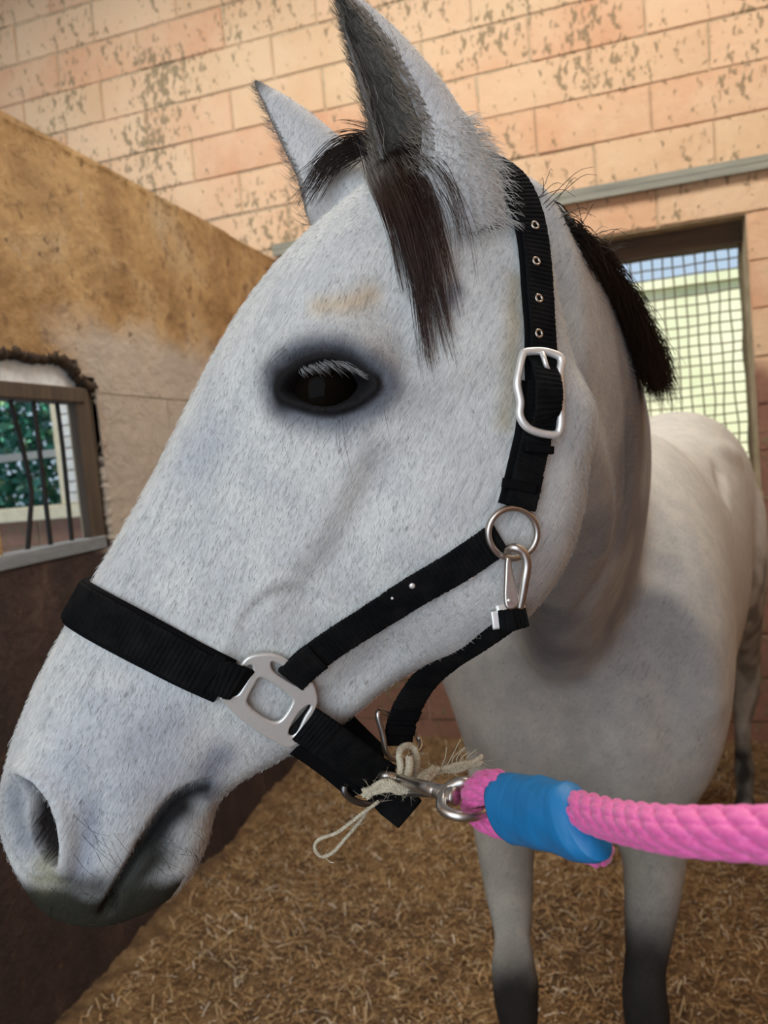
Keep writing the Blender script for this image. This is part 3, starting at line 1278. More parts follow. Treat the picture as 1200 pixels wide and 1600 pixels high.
# eye surround
full = np.full(len(co), 1.0)
full[hi_] = EYED
lerp_col(.85*smoothstep(.028, .006, full), (.12, .13, .15))
paint([(436, 585), (434, 610), (440, 630)], .010, (.030, .030, .033), 1.0)
paint([(455, 560), (490, 545), (540, 550), (585, 582)], .0075, (.075, .08, .09), .9)
paint([(590, 590), (610, 600)], .012, (.14, .15, .17), .8)
paint([(480, 645), (540, 645), (585, 630)], .011, (.15, .16, .18), .8)
lerp_col(smoothstep(.0115, .0045, full), (.014, .013, .013))
# muzzle
paint([(325, 1230), (330, 1200), (345, 1180)], .013, (.20, .21, .25), .75)
paint(MOUTH, .0075, (.018, .017, .017), 1.0, 30)
paint([(238, 1320), (262, 1284), (285, 1262)], .011, (.016, .015, .015), 1.0)  # dark lip skin, with the open mouth's shade painted in
paint([(196, 1416), (190, 1408), (215, 1370), (240, 1340)], .015, (.030, .030, .025), 1.0)
u_lip = loc(plane_pt(104, 1364, .03))
tlip = Lc[:, 0]-u_lip[0]+.45*(Lc[:, 1]-u_lip[1])+.004*soft_noise(co, 160, 4)
lerp_col(smoothstep(-.008, .009, tlip)*(Lc[:, 1] < loc(plane_pt(200, 1420, 0))[1]+.02), (.036, .034, .024))
paint([(100, 1376), (150, 1384)], .011, (.055, .055, .045), .9)
paint([(66, 1352), (80, 1368), (60, 1375)], .009, (.30, .28, .18), .8)
paint([(142, 1262), (138, 1310), (128, 1352)], .0085, (.36, .38, .43), .85)
paint([(24, 1240), (26, 1275), (42, 1310)], .013, (.24, .25, .27), .9)
nf = np.zeros(len(co))
nf[hi_] = NOSTRIL
nf = lap_smooth(np.repeat(nf[:, None], 3, 1), edges_of(body_me), np.ones(len(co)), 4, .7)[:, 0]
right_ = Lc[:, 1] > hc[1]-.004
lerp_col(np.where(right_, smoothstep(.03, .15, nf), smoothstep(.06, .38, nf)), (.040, .034, .032))
hair_no = np.zeros(len(co), np.float32)
hair_no[hi_] = ((NOSTRIL > .004) | (EYED < .003))
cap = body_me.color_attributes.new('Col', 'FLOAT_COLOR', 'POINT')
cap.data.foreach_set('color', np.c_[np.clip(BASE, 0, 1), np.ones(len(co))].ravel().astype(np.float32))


def m_coat():
    m = NT('horse_coat')
    col = m.attr('Col').outputs['Color']
    # object axes stretched along the lie of the hair
    def hair(scale, along):
        tc = m.n('ShaderNodeTexCoord')
        mp = m.n('ShaderNodeMapping')
        mp.vector_type = 'TEXTURE'
        q = Matrix((tuple(eu), tuple(ev), tuple(en))).transposed().to_euler()
        mp.inputs['Rotation'].default_value = q
        mp.inputs['Scale'].default_value = (along, 1, 1)
        m.link(tc.outputs['Object'], mp.inputs['Vector'])
        return mp.outputs[0]
    hv = hair(1, 7)
    fine = m.noise(hv, 900, 3, .6)
    mid = m.noise(hv, 260, 3, .6)
    soft = m.noise(m.geo_pos(), 28, 4, .6)
    base = m.mix(m.ramp(fine, [(.36, (.75, .75, .75)), (.6, (0, 0, 0))]), col, m.mix(1.0, col, (.74, .74, .76), 'MULTIPLY'))
    base = m.mix(m.ramp(mid, [(.30, (1, 1, 1)), (.46, (0, 0, 0))]), base, m.mix(1.0, base, (.78, .79, .80), 'MULTIPLY'))
    base = m.mix(m.ramp(soft, [(.42, (.8, .8, .8)), (.60, (0, 0, 0))]), base, m.mix(1.0, base, (.84, .85, .88), 'MULTIPLY'))
    # flea-bitten specks
    sp = m.voro(hair(1, 2.2), 120)
    pick = m.noise(m.geo_pos(), 45, 2)
    spk = m.math('MULTIPLY', m.ramp(sp, [(.10, (1, 1, 1)), (.20, (0, 0, 0))]), m.ramp(pick, [(.60, (0, 0, 0)), (.66, (1, 1, 1))]))
    base = m.mix(m.math('MULTIPLY', spk, .65), base, m.mix(1.0, base, (.34, .30, .31), 'MULTIPLY'))
    m.set(Base_Color=base, Roughness=.75)
    m.bsdf.inputs['Specular IOR Level'].default_value = .08
    h = m.math('ADD', fine, m.math('MULTIPLY', mid, 1.2))
    m.link(m.bump(h, .35, .0012), m.bsdf.inputs['Normal'])
    return m.m


COAT = m_coat()


# ------------------------------------------------------------------ ears (shells with a hollow front)
def ear(base, tip, bend, opening, rmax, flare=0.0, half=2.15, n=46, k=34, th=.0035):
    """closed cup shell from base to tip; opening = direction the hollow faces; half = half arc of the shell"""
    base, tip, opening = map(lambda v: np.asarray(v, float), (base, tip, opening))
    s = np.linspace(0, 1, n)
    axis = base[None]*(1-s)[:, None]+tip[None]*s[:, None]+np.asarray(bend)[None]*(4*s*(1-s))[:, None]
    T = np.gradient(axis, axis=0)
    T /= np.linalg.norm(T, axis=1)[:, None]
    prof = np.interp(s, [0, .157, .37, .63, .81, .95, 1], [.95, 1.0, .85, .62, .40, .15, .03])
    prof = np.convolve(np.pad(prof, 3, 'edge'), np.ones(7)/7, 'valid')
    prof[-1] = .02
    rings = []
    for i in range(n):
        a = -(opening-(opening @ T[i])*T[i])
        a = norm(a)
        b = np.cross(T[i], a)
        hf = np.interp(s[i], [0, .20, .30, .42, .6, 1], [3.1, 3.0, half*1.18, half*1.04, half, half*.9])
        ph = np.linspace(-hf, hf, k)
        r = rmax*prof[i]
        outer = axis[i]+r*(1.12*np.cos(ph)[:, None]*a*.9+np.sin(ph)[:, None]*b)
        ri = max(r-th*min(1, prof[i]*2), r*.35)
        inner = axis[i]+ri*(1.12*np.cos(ph)[:, None]*a*.9+np.sin(ph)[:, None]*b)
        # rolled rim
        rings.append(np.vstack([outer, inner[::-1]]))
    V, Fc = loft(rings)
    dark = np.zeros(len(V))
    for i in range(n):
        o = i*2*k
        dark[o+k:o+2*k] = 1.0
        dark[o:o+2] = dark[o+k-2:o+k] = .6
    return V, Fc, dark, axis, rings


def near_of(px, py, lat):
    return plane_pt(px, py, lat)


bvh_skin = bvh0
EAR_N = ear(plane_pt(716, 372, .040), plane_pt(521, -28, .066), .010*cr-.002*cu, norm(-.84*cr-.55*cf+.1*cu), .0415, half=2.2)
EAR_F = ear(plane_pt(566, 352, -.060), plane_pt(398, 127, -.070), .003*cr-.002*cu, norm(-.94*cr+.34*cf), .036, half=2.0)
bm = bmesh.new()
bm.from_mesh(body_me)
for (V, Fc, dark, axis, rings), isn in ((EAR_N, 1), (EAR_F, 0)):
    vs = [bm.verts.new(tuple(map(float, v))) for v in V]
    lay = bm.verts.layers.float_color['Col']
    mm = len(axis)
    for i, v in enumerate(vs):
        s = min(i//68, mm-1)/(mm-1)
        dk = dark[i]
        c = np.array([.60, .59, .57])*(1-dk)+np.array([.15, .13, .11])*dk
        if s > .86 and not isn:
            c = c*(1-(s-.86)/.14)+np.array([.03, .025, .02])*((s-.86)/.14)
        v[lay] = (*c, 1)
    for f in Fc:
        fc = bm.faces.new([vs[i] for i in f])
        fc.smooth = True
bm.normal_update()
bm.to_mesh(body_me)
bm.free()
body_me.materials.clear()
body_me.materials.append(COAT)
body_me.polygons.foreach_set('use_smooth', [True]*len(body_me.polygons))
body_me.update()
bvh0 = make_bvh(body_me)

horse = bpy.data.objects.new('horse', body_me)
COL.objects.link(horse)
tag(horse, 'pale grey horse in a black halter standing in the straw stall', 'horse')

# ------------------------------------------------------------------ eyes
m = NT('eyeball')
m.set(Base_Color=(.004, .003, .002), Roughness=.04)
m.bsdf.inputs['Specular IOR Level'].default_value = .02
EYEM = m.m
LASH = flat_mat('pale_lashes', (.24, .235, .23), .5)


def sphere_vf(c, r, ax, nu=40, nv=24):
    """ax: rows = semi-axis unit vectors, r = 3 radii"""
    V, Fc = [], []
    for i in range(nv+1):
        t = math.pi*i/nv
        for j in range(nu):
            p = 2*math.pi*j/nu
            V.append(np.asarray(c)+r[0]*math.sin(t)*math.cos(p)*ax[0]+r[1]*math.sin(t)*math.sin(p)*ax[1]+r[2]*math.cos(t)*ax[2])
    for i in range(nv):
        for j in range(nu):
            a, b = i*nu+j, i*nu+(j+1) % nu
            Fc.append((a, b, b+nu, a+nu))
    return V, Fc


for sgn in (1, -1):
    c = ec.copy()
    R_eye = .0275
    c[2] = ec[2]-R_eye+.0012
    c[2] *= sgn
    cw = unloc(c[None])[0]
    e = MB().add(sphere_vf(cw, (R_eye, R_eye*.92, R_eye), (eu, ev, en*sgn))).build('eye', EYEM)
    keep(e, horse)
    # lashes along the upper lid
    lm = MB()
    lid = surf([(468, 577), (482, 571), (505, 564), (530, 566), (552, 576), (566, 587)], 60)
    for i in range(60):
        for rep in range(2):
            p = lid[i]+rng.normal(0, .0007, 3)
            ln = (.008+.006*random.random())*(.55+.45*math.sin(math.pi*i/59))
            dv = np.array([(-.25+.5*(i/59-.5))*-1, .75, .75])+rng.normal(0, .16, 3)
            q = [p, p+norm(dv)*ln*.5, p+norm(dv+np.array([0, .55, -.35]))*ln]
            q = np.array(q)
            q[:, 2] *= sgn
            lm.add(tube(unloc(q), [.00017, .00014, .00004], 4))
    keep(lm.build('eyelashes', LASH), e)
# ================================================================== HALTER
def m_web():
    m = NT('black_webbing')
    n = m.noise(m.geo_pos(), 700, 3, .6)
    d = m.noise(m.geo_pos(), 60, 4, .6)
    m.set(Base_Color=m.mix(m.ramp(d, [(.4, (0, 0, 0)), (.75, (1, 1, 1))]), m.ramp(n, [(.3, (.0025, .0028, .003)), (.7, (.006, .0063, .0068))]), (.010, .0098, .0095)), Roughness=.8)
    m.bsdf.inputs['Specular IOR Level'].default_value = .05
    m.link(m.bump(n, .4, .0006), m.bsdf.inputs['Normal'])
    return m.m


def m_metal(name, col, rough, metal=1.0):
    m = NT(name)
    n = m.noise(m.geo_pos(), 160, 4, .6)
    m.set(Base_Color=m.mix(m.ramp(n, [(.35, (.6, .6, .6)), (.6, (0, 0, 0))]), col, tuple(c*.8 for c in col)), Metallic=metal,
          Roughness=m.ramp(n, [(.3, (rough*1.25,)*3), (.7, (rough*.85,)*3)]))
    return m.m


WEB = m_web()
PAD = flat_mat('black_padding', (.0045, .0045, .005), .85, 0, .05)
NICKEL = m_metal('satin_nickel', (.80, .78, .74), .42, .6)
STEEL = m_metal('worn_steel', (.55, .51, .46), .36)
DKSTEEL = m_metal('dark_steel', (.20, .20, .20), .4)

halter = empty('halter', plane_pt(640, 1190, 0), 'black webbing halter with metal fittings on the grey horse', 'halter')


def smooth_rows(A, it=3):
    A = A.copy()
    for _ in range(it):
        A[1:-1] = (A[:-2]+2*A[1:-1]+A[2:])/4
    return A


def surf_path(px, off, n, it=6):
    """3-D path on the horse below picture points, with outward normals"""
    P, N = [], []
    for x, y in even(spline(np.array(px, float), 80), 60):
        p, nn = hit(x, y)
        if p is not None and (p-CC) @ cf < .78:
            P.append(p)
            N.append(nn)
    P, N = np.array(P), np.array(N)
    N = smooth_rows(N, 12)
    P = smooth_rows(P, it)
    N /= np.linalg.norm(N, axis=1)[:, None]
    P = P+N*off
    Q = even(np.c_[P, N], n)
    Q[:, 3:] /= np.linalg.norm(Q[:, 3:], axis=1)[:, None]
    return Q[:, :3], Q[:, 3:]


def strap_vf(P, N, width, thick, rib=0.0, period=.0033, edge=.0012, step=.0005):
    """ribbed webbing: P path, N outward normals; width scalar or per-end pair"""
    P, N = np.asarray(P, float), np.asarray(N, float)
    ln = np.linalg.norm(np.diff(P, axis=0), axis=1).sum()
    m = max(int(ln/step), 12) if rib > 0 else max(int(ln/.002), 10)
    if np.ndim(width):
        Wd = np.interp(np.linspace(0, 1, m), np.linspace(0, 1, len(width)), width)
    else:
        Wd = np.full(m, width)
    Q = even(np.c_[P, N], m)
    P, N = Q[:, :3], Q[:, 3:]
    T = np.gradient(P, axis=0)
    T /= np.linalg.norm(T, axis=1)[:, None]
    N = N-(N*T).sum(1)[:, None]*T
    N /= np.linalg.norm(N, axis=1)[:, None]
    S = np.cross(T, N)
    s = np.linspace(0, ln, m)
    wave = .5+.5*np.cos(2*np.pi*s/period)
    top = thick-rib*(1-wave)
    xs = [-1, -.96, -.86, -.5, 0, .5, .86, .96, 1]
    rings = []
    ragged = rng.normal(0, .00025, (m, 2)) if rib > 0 else np.zeros((m, 2))
    for i in range(m):
        r = []
        hw = Wd[i]/2
        for x in xs:
            z = top[i] if abs(x) < .9 else (thick*.80 if abs(x) < .98 else thick*.5)
            r.append(P[i]+S[i]*(x*hw+(ragged[i, 0] if x < 0 else ragged[i, 1]))+N[i]*z)
        for x in xs[::-1]:
            z = 0 if abs(x) < .98 else thick*.3
            r.append(P[i]+S[i]*(x*hw+(ragged[i, 0] if x < 0 else ragged[i, 1]))+N[i]*z)
        rings.append(r)
    return loft(rings)


def part(vf, name, mat, parent=None, smooth=True):
    return MB().add(vf).build(name, mat, parent or halter, smooth)


def mirror_head(P):
    q = loc(P)
    q[..., 2] *= -1
    return unloc(q)


def over_top(pa, na, nseg, off, it=5):
    """continue a near-side path over the dorsal midline to the mirrored far side"""
    qa = loc(pa)
    out = []
    for f in np.linspace(0, 1, nseg)[1:-1]:
        nn_ = qa[2]*(1-2*f)
        o = unloc(np.array([[qa[0], qa[1]-.25, nn_]]))[0]
        h = bvh_skin.ray_cast(Vector(o), Vector(ev))
        out.append((np.array(h[0])+np.array(h[1])*off, np.array(h[1])))
    return np.array([a for a, b in out]), np.array([b for a, b in out])


def ringed(near_px, off, n=120):
    """strap that runs from near side over the nose / poll to the far side"""
    P, N = surf_path(near_px, off, 60)
    tP, tN = over_top(P[-1], N[-1], 14, off)
    fP, fN = mirror_head(P)[::-1], mirror_head(HO+N)[::-1]-HO
    P2 = np.vstack([P, tP, fP])
    N2 = np.vstack([N, tN, fN])
    Q = even(np.c_[P2, N2], 240)
    Q = smooth_rows(Q, 14)
    Q[:, 3:] /= np.linalg.norm(Q[:, 3:], axis=1)[:, None]
    return Q[:, :3], Q[:, 3:]


# ---- noseband: padded backing and ribbed web
P, N = ringed([(352, 1062), (300, 1038), (250, 1012), (200, 986), (150, 959), (112, 936)], .0012)
part(strap_vf(P, N, .0345, .0042), 'noseband_padding', PAD)
part(strap_vf(P+N*.0040, N, .0285, .0022, .0007, .0034), 'noseband', WEB)


def frame_at(px, py, off, tilt=None):
    p, n = hit(px, py)
    if tilt is not None:
        n = norm(n*.5+tilt*.5)
    return p+n*off, n


def plane_map(p0, n):
    def f(x, y, h=0.0):
        d = ray_dir(x, y)
        return CC+d*((p0-CC) @ n+h)/(d @ n)
    return f


def outline(pts, n=None, k=1.0):
    P_ = np.array(pts, float)
    P_ = P_.mean(0)+(P_-P_.mean(0))*k
    return spline(P_, n, closed=True)


def plate(name, p0, nrm, loops, thick, bev, mat, parent=None):
    """flat metal fitting: picture outlines (outer + holes) laid in a plane, with rounded edges"""
    fm = plane_map(p0, nrm)
    ex = norm(cr-(cr @ nrm)*nrm)
    ey = np.cross(nrm, ex)
    cu_ = bpy.data.curves.new(name, 'CURVE')
    cu_.dimensions = '2D'
    cu_.fill_mode = 'BOTH'
    cu_.extrude = thick/2-bev
    cu_.bevel_depth = bev
    cu_.bevel_resolution = 3
    cu_.offset = -bev
    for lp in loops:
        P3 = np.array([fm(x, y) for x, y in lp])-p0
        sp = cu_.splines.new('POLY')
        sp.points.add(len(lp)-1)
        sp.use_cyclic_u = True
        for q, w3 in zip(sp.points, P3):
            q.co = (w3 @ ex, w3 @ ey, 0, 1)
    t = bpy.data.objects.new(name, cu_)
    COL.objects.link(t)
    dg = bpy.context.evaluated_depsgraph_get()
    me = bpy.data.meshes.new_from_object(t.evaluated_get(dg))
    bpy.data.objects.remove(t)
    me.name = name
    me.transform(Matrix(((ex[0], ey[0], nrm[0], p0[0]), (ex[1], ey[1], nrm[1], p0[1]), (ex[2], ey[2], nrm[2], p0[2]), (0, 0, 0, 1))))
    me.materials.clear()
    me.materials.append(mat)
    nv = Vector(nrm)
    me.polygons.foreach_set('use_smooth', [abs(pl.normal.dot(nv)) < .995 for pl in me.polygons])
    me.set_sharp_from_angle(angle=.6)
    o = bpy.data.objects.new(name, me)
    COL.objects.link(o)
    keep(o, parent or halter)
    return o


# ---- square fitting of the cheek
sq_p, sq_n = frame_at(420, 1092, .0060)
sq_n = norm(smooth_rows(np.array([frame_at(x, y, 0)[1] for x, y in ((380, 1070), (420, 1092), (450, 1110))]), 2)[1])
plate('square_ring', sq_p, sq_n, [
    outline([(384, 1028), (406, 1021), (434, 1023), (462, 1040), (488, 1066), (496, 1092), (490, 1112), (474, 1138), (464, 1160), (448, 1167), (428, 1158), (398, 1140), (372, 1120), (350, 1098), (343, 1088), (352, 1070), (368, 1050)], 90),
    outline([(407, 1056), (432, 1070), (454, 1086), (458, 1096), (446, 1118), (434, 1128), (420, 1126), (400, 1114), (386, 1100), (385, 1090), (396, 1068)], 60, .96),
    outline([(388, 1036), (396, 1034), (396, 1044), (384, 1066), (372, 1086), (362, 1090), (360, 1082), (374, 1060)], 40, .82),
    outline([(418, 1030), (428, 1031), (456, 1048), (476, 1064), (476, 1072), (466, 1074), (444, 1062), (422, 1046)], 40, .82),
    outline([(484, 1096), (488, 1100), (476, 1120), (464, 1144), (454, 1152), (448, 1148), (452, 1134), (468, 1108)], 40, .85)], .0034, .0014, NICKEL)


def flat_strap(pts, hts, p0, n, width, thick, name, rib=.0006, mat=None, parent=None, period=.0033):
    fm = plane_map(p0, n)
    P = spline(np.array([fm(x, y, h) for (x, y), h in zip(pts, hts)]), 60)
    return part(strap_vf(P, np.tile(n, (60, 1)), width, thick, rib, period), name, mat or WEB, parent)


# folded web ends passing through the slots of the square
flat_strap([(325, 1052), (350, 1060), (368, 1066), (378, 1068)], [-.001, .0022, .0024, -.002], sq_p, sq_n, .0262, .0034, 'strap_fold', .0006)
flat_strap([(318, 1048), (334, 1056)], [.0022, .0022], sq_p, sq_n, .0300, .0016, 'strap_fold', .0)

# ---- cheek strap up to the round ring
P, N = surf_path([(452, 1056), (480, 1030), (530, 994), (590, 956), (650, 918), (710, 884), (779, 838)], .003, 90)
N = smooth_rows(N, 30)
part(strap_vf(P, N, (.0235, .0245, .0250, .0245), .0026, .0007), 'cheek_strap', WEB)
part(strap_vf(P[:14]+N[:14]*.0022, N[:14], .0240, .0028, .0006), 'strap_fold', WEB)


def stud(px, py, r, off, name, mat, parent=None, hole=False, h=.0012):
    p, n = hit(px, py)
    p = p+n*off
    ex = norm(np.cross(n, cu))
    ey = np.cross(n, ex)
    if not hole:
        return part(sphere_vf(p, (r, r, h), (ex, ey, n), 16, 10), name, mat, parent)
    a = np.linspace(0, 2*np.pi, 29)
    P_ = p+r*(np.cos(a)[:, None]*ex+np.sin(a)[:, None]*ey)
    return part(tube(P_, .0010, 8, closed=True), name, mat, parent)


stud(643, 909, .0022, .0058, 'rivet', NICKEL)
stud(612, 928, .0011, .0056, 'rivet', NICKEL)
tab_p, tab_n = frame_at(745, 888, .0022)
plate('metal_tab', tab_p, tab_n, [outline([(728, 894), (742, 884), (757, 876), (760, 881), (748, 889), (744, 898), (736, 907), (729, 904)], 40)], .0024, .001, NICKEL)

# ---- round ring
rg_p, rg_n = frame_at(800, 832, .0062)
fm = plane_map(rg_p, rg_n)
a = np.linspace(0, 2*np.pi, 73)
P = np.array([fm(801+38*math.cos(t), 833+39*math.sin(t)) for t in a])
part(tube(P, .0023, 12, closed=True), 'round_ring', STEEL)
P = np.array([fm(799+36*math.cos(t), 832+38*math.sin(t), -.0045) for t in a])

# ---- crownpiece: lower part, buckle, upper part over the poll
lowpx = [(806, 792), (812, 770), (819, 740), (827, 706), (833, 680), (838, 640), (841, 600)]
P, N = surf_path(lowpx, .0045, 70)
N = smooth_rows(N, 30)
part(strap_vf(P, N, .0225, .0030, .0008, .0036), 'buckle_strap', WEB)
part(strap_vf(P-N*.003-cr*.003, N, .0235, .0024), 'buckle_strap_backing', PAD)
k0 = 20
part(strap_vf(P[:k0]+N[:k0]*.0030, N[:k0], .0215, .0018, .0007, .0036), 'strap_fold', WEB)
# keeper folds
for (xa, ya, xb, yb, w_, h_) in ((784, 754, 836, 765, .0065, .0036), (818, 700, 861, 704, .0055, .0040)):
    fp, fn = frame_at((xa+xb)/2, (ya+yb)/2, .0075)
    f2 = plane_map(fp, fn)
    Q = np.array([f2(xa, ya), f2((xa*2+xb)/3, (ya*2+yb)/3), f2((xa+xb*2)/3, (ya+yb*2)/3), f2(xb, yb)])
    part(strap_vf(spline(Q, 16), np.tile(fn, (16, 1)), w_, h_), 'keeper', PAD)

ucp = [(843, 600), (838, 545), (835, 500), (832, 440), (828, 390), (820, 345), (806, 305), (792, 282)]
Pu, Nu = ringed(ucp, .0035)
part(strap_vf(Pu, Nu, .0262, .0020), 'crownpiece_backing', PAD)
part(strap_vf(Pu+Nu*.0020+cr*.0012, Nu, .0225, .0024, .0007, .0034), 'crownpiece', WEB)
for x, y in ((836, 352), (838, 408), (842, 466), (842, 521)):
    p, n = hit(x, y)
    ex = norm(np.cross(n, cu))
    ey = np.cross(n, ex)
    dd = norm(ray_dir(x, y))
    j = np.argmin(np.linalg.norm(np.cross(Pu-CC, dd), axis=1)+100*((Pu-CC) @ cf > .75))
    n = Nu[j]
    p = CC+dd*(((Pu[j]+n*.0046)-CC) @ n)/(dd @ n)
    ex = norm(np.cross(n, cu))
    ey = np.cross(n, ex)
    e = part(tube(p+.0026*(np.cos(a)[:, None]*ex+np.sin(a)[:, None]*ey), .00085, 8, closed=True), 'eyelet', STEEL)
    part(sphere_vf(p-n*.0004, (.0022, .0022, .0004), (ex, ey, n), 16, 8), 'eyelet_hole', PAD, e)

# buckle frame and tongue
bk_p, bk_n = frame_at(843, 612, .0115)
bk_n = norm(bk_n*.6-cf*.4+cr*.06)
fb = plane_map(bk_p, bk_n)
fpts = [(822, 550), (848, 549), (872, 556), (877, 566), (874, 585), (876, 615), (876, 645), (875, 668), (868, 679), (842, 676), (822, 666), (812, 648), (813, 628), (808, 600), (812, 575), (816, 556)]
P = np.array([fb(x, y, .002*math.sin((y-550)/130*math.pi)) for x, y in fpts])
P = spline(P, 90, closed=True)
P = np.vstack([P, P[:1]])
rr = np.full(91, .0028)
bk = part(tube(P, rr, 12, closed=True), 'buckle', NICKEL)
Q = np.array([fb(847, 552, .002), fb(850, 560, .005), fb(853, 570, .0055), fb(857, 580, .003)])
part(tube(spline(Q, 14), np.linspace(.0019, .0016, 14), 10), 'tongue', NICKEL, bk)
# doubled web bulging through the buckle
Q = np.array([fb(840, 545, -.006), fb(846, 566, -.002), fb(853, 585, .006), fb(857, 612, .010), fb(855, 640, .007), fb(848, 662, -.002), fb(842, 680, -.006)])
part(strap_vf(spline(Q, 60), np.tile(norm(bk_n+.12*cr), (60, 1)), .0205, .0028, .0008, .0036), 'strap_loop', WEB)

# ---- chin strap
c_p, c_n = frame_at(470, 1122, .006)
cn = norm(.80*-cf+.30*cr+.22*cu)
P0 = plane_pt(482, 1132, .040)
ch = [(plane_pt(466, 1122, .045)), plane_pt(500, 1146, .043), plane_pt(540, 1176, .037), plane_pt(572, 1200, .028), plane_pt(598, 1216, .016)]
P = spline(np.array(ch), 60)
NN = np.tile(norm(sq_n*.7-cf*.6), (60, 1))
part(strap_vf(P, NN, (.0275, .0295, .0300, .0285), .0030, .00015, .0033), 'chin_strap', WEB)
part(strap_vf(P[4:20]+NN[4:20]*.0024, NN[4:20], .0285, .0022, .0005), 'strap_fold', WEB)
lo = np.array([plane_pt(462, 1168, .028), plane_pt(490, 1186, .026), plane_pt(525, 1212, .022), plane_pt(556, 1238, .014)])
part(strap_vf(spline(lo, 40), np.tile(norm(-cf*.6-cu*.7), (40, 1)), .016, .003), 'chin_strap_lining', PAD)
tl = np.array([plane_pt(590, 1222, .006), plane_pt(614, 1245, .010), plane_pt(640, 1272, .012)])
part(strap_vf(spline(tl, 30), np.tile(norm(-cf+.3*cr+.2*cu), (30, 1)), (.030, .032, .0275), .0024), 'strap_tail', WEB)
# far half of the chin strap, mirrored
P2 = mirror_head(P)[::-1]
part(strap_vf(P2, mirror_head(HO+NN)[::-1]-HO, .029, .003), 'chin_strap', WEB)

# ---- rings below the chin
def ring_px(pts, lat, r, name, mat, n=64):
    P = spline(np.array([plane_pt(x, y, l_) for (x, y), l_ in zip(pts, lat)]), n, closed=True)
    return part(tube(np.vstack([P, P[:1]]), r, 10, closed=True), name, mat)


ring_px([(592, 1112), (598, 1148), (606, 1180), (630, 1186), (655, 1170), (652, 1150), (628, 1128)], [.012, .012, .010, .004, -.004, -.012, -.004], .0024, 'chin_ring', STEEL)
ring_px([(538, 1230), (552, 1250), (580, 1256), (608, 1240), (612, 1206), (596, 1192), (570, 1200)], [.024, .020, .014, .008, .004, .0, .004], .0026, 'chin_ring', DKSTEEL)

# ---- throat strap along the jaw and its snap
th = [plane_pt(812, 962, .072), plane_pt(790, 975, .064), plane_pt(752, 1000, .052), plane_pt(705, 1028, .036), plane_pt(665, 1060, .018), plane_pt(640, 1096, .006), plane_pt(626, 1130, .0), plane_pt(620, 1164, .0)]
P = spline(np.array(th), 80)
nn0, nn1 = norm(-cf*.9-cu*.5), norm(-cf*.9+.45*cr-.2*cu)
NN = np.array([norm(nn0*(1-t)+nn1*t) for t in np.linspace(0, 1, 80)])
part(strap_vf(P, NN, (.015, .017, .020, .0235, .026, .026), .0030, .0004), 'throat_strap', WEB)
for t0, t1 in ((60, 66), (68, 74)):
    part(strap_vf(P[t0:t1]+NN[t0:t1]*.002, NN[t0:t1], .0262, .0026), 'keeper', PAD)
# square loop at the end of the throat strap
f3 = plane_map(plane_pt(798, 965, .075), norm(-cf+.15*cr))
for i, q in enumerate(([(772, 954), (776, 982)], [(774, 953), (818, 944)])):
    part(strap_vf(np.array([f3(*q[0]), f3((q[0][0]+q[1][0])/2, (q[0][1]+q[1][1])/2), f3(*q[1])]), np.tile(norm(-cf+.3*cu), (3, 1)), .0062, .0030), 'square_loop', NICKEL)
part(strap_vf(np.array([f3(779, 970, .001), f3(800, 968, .003), f3(820, 962, .0)]), np.tile(norm(-cf), (3, 1)), .0155, .0034, .0004), 'strap_fold', WEB)
# snap hook: bent rod over the round ring, flat gate and rivets
f4 = plane_map(rg_p+rg_n*.004, norm(-cf+.1*cr))
Q = np.array([f4(792, 862, -.003), f4(796, 857, .003), f4(806, 856, .006), f4(818, 864, .006), f4(823, 882, .005), f4(820, 905, .004), f4(816, 930, .002), f4(812, 950, .0)])
sn = part(tube(spline(Q, 60), np.interp(np.linspace(0, 1, 60), [0, .3, .7, 1], [.0024, .0031, .0032, .0026]), 12), 'snap_hook', STEEL)
plate('gate', f4(800, 920, .001), norm(-cf+.1*cr), [outline([(790, 872), (797, 874), (801, 895), (808, 925), (811, 942), (803, 951), (791, 950), (787, 934), (788, 900)], 50)], .004, .0013, STEEL, sn)
part(sphere_vf(f4(795, 938, .0034), (.0013, .0013, .0007), (cr, cu, -cf), 12, 8), 'rivet', NICKEL, sn)

# ---- the same fittings on the far cheek
REF = Matrix(np.eye(4).tolist())
_Rm = np.eye(3)-2*np.outer(en, en)
_t = HO-_Rm @ HO
REF = Matrix(((*_Rm[0], _t[0]), (*_Rm[1], _t[1]), (*_Rm[2], _t[2]), (0, 0, 0, 1)))
for nm in ('square_ring', 'round_ring', 'cheek_strap', 'buckle_strap', 'buckle_strap_backing'):
    src = bpy.data.objects[nm]
    me = src.data.copy()
    me.transform(REF)
    me.flip_normals()
    o = bpy.data.objects.new(nm, me)
    COL.objects.link(o)
    keep(o, halter)
# ================================================================== LEAD ROPE
def m_rope():
    m = NT('pink_braid')
    n = m.noise(m.geo_pos(), 420, 3, .6)
    big = m.noise(m.geo_pos(), 40, 3)
    m.set(Base_Color=m.mix(m.ramp(n, [(.35, (0, 0, 0)), (.7, (1, 1, 1))]), (.62, .085, .29), (.72, .13, .37)), Roughness=.5)
    m.bsdf.inputs['Sheen Weight'].default_value = .2
    m.link(m.bump(m.noise(m.geo_pos(), 900, 2), .25, .0008), m.bsdf.inputs['Normal'])
    return m.m


PINK = m_rope()
TWINE = NT('twine')
_n = TWINE.noise(TWINE.geo_pos(), 500, 4, .7)
TWINE.set(Base_Color=TWINE.ramp(_n, [(.3, (.36, .30, .20)), (.6, (.56, .50, .37)), (.8, (.72, .68, .56))]), Roughness=.85)
TWINE.link(TWINE.bump(_n, .5, .001), TWINE.bsdf.inputs['Normal'])
TWINE = TWINE.m

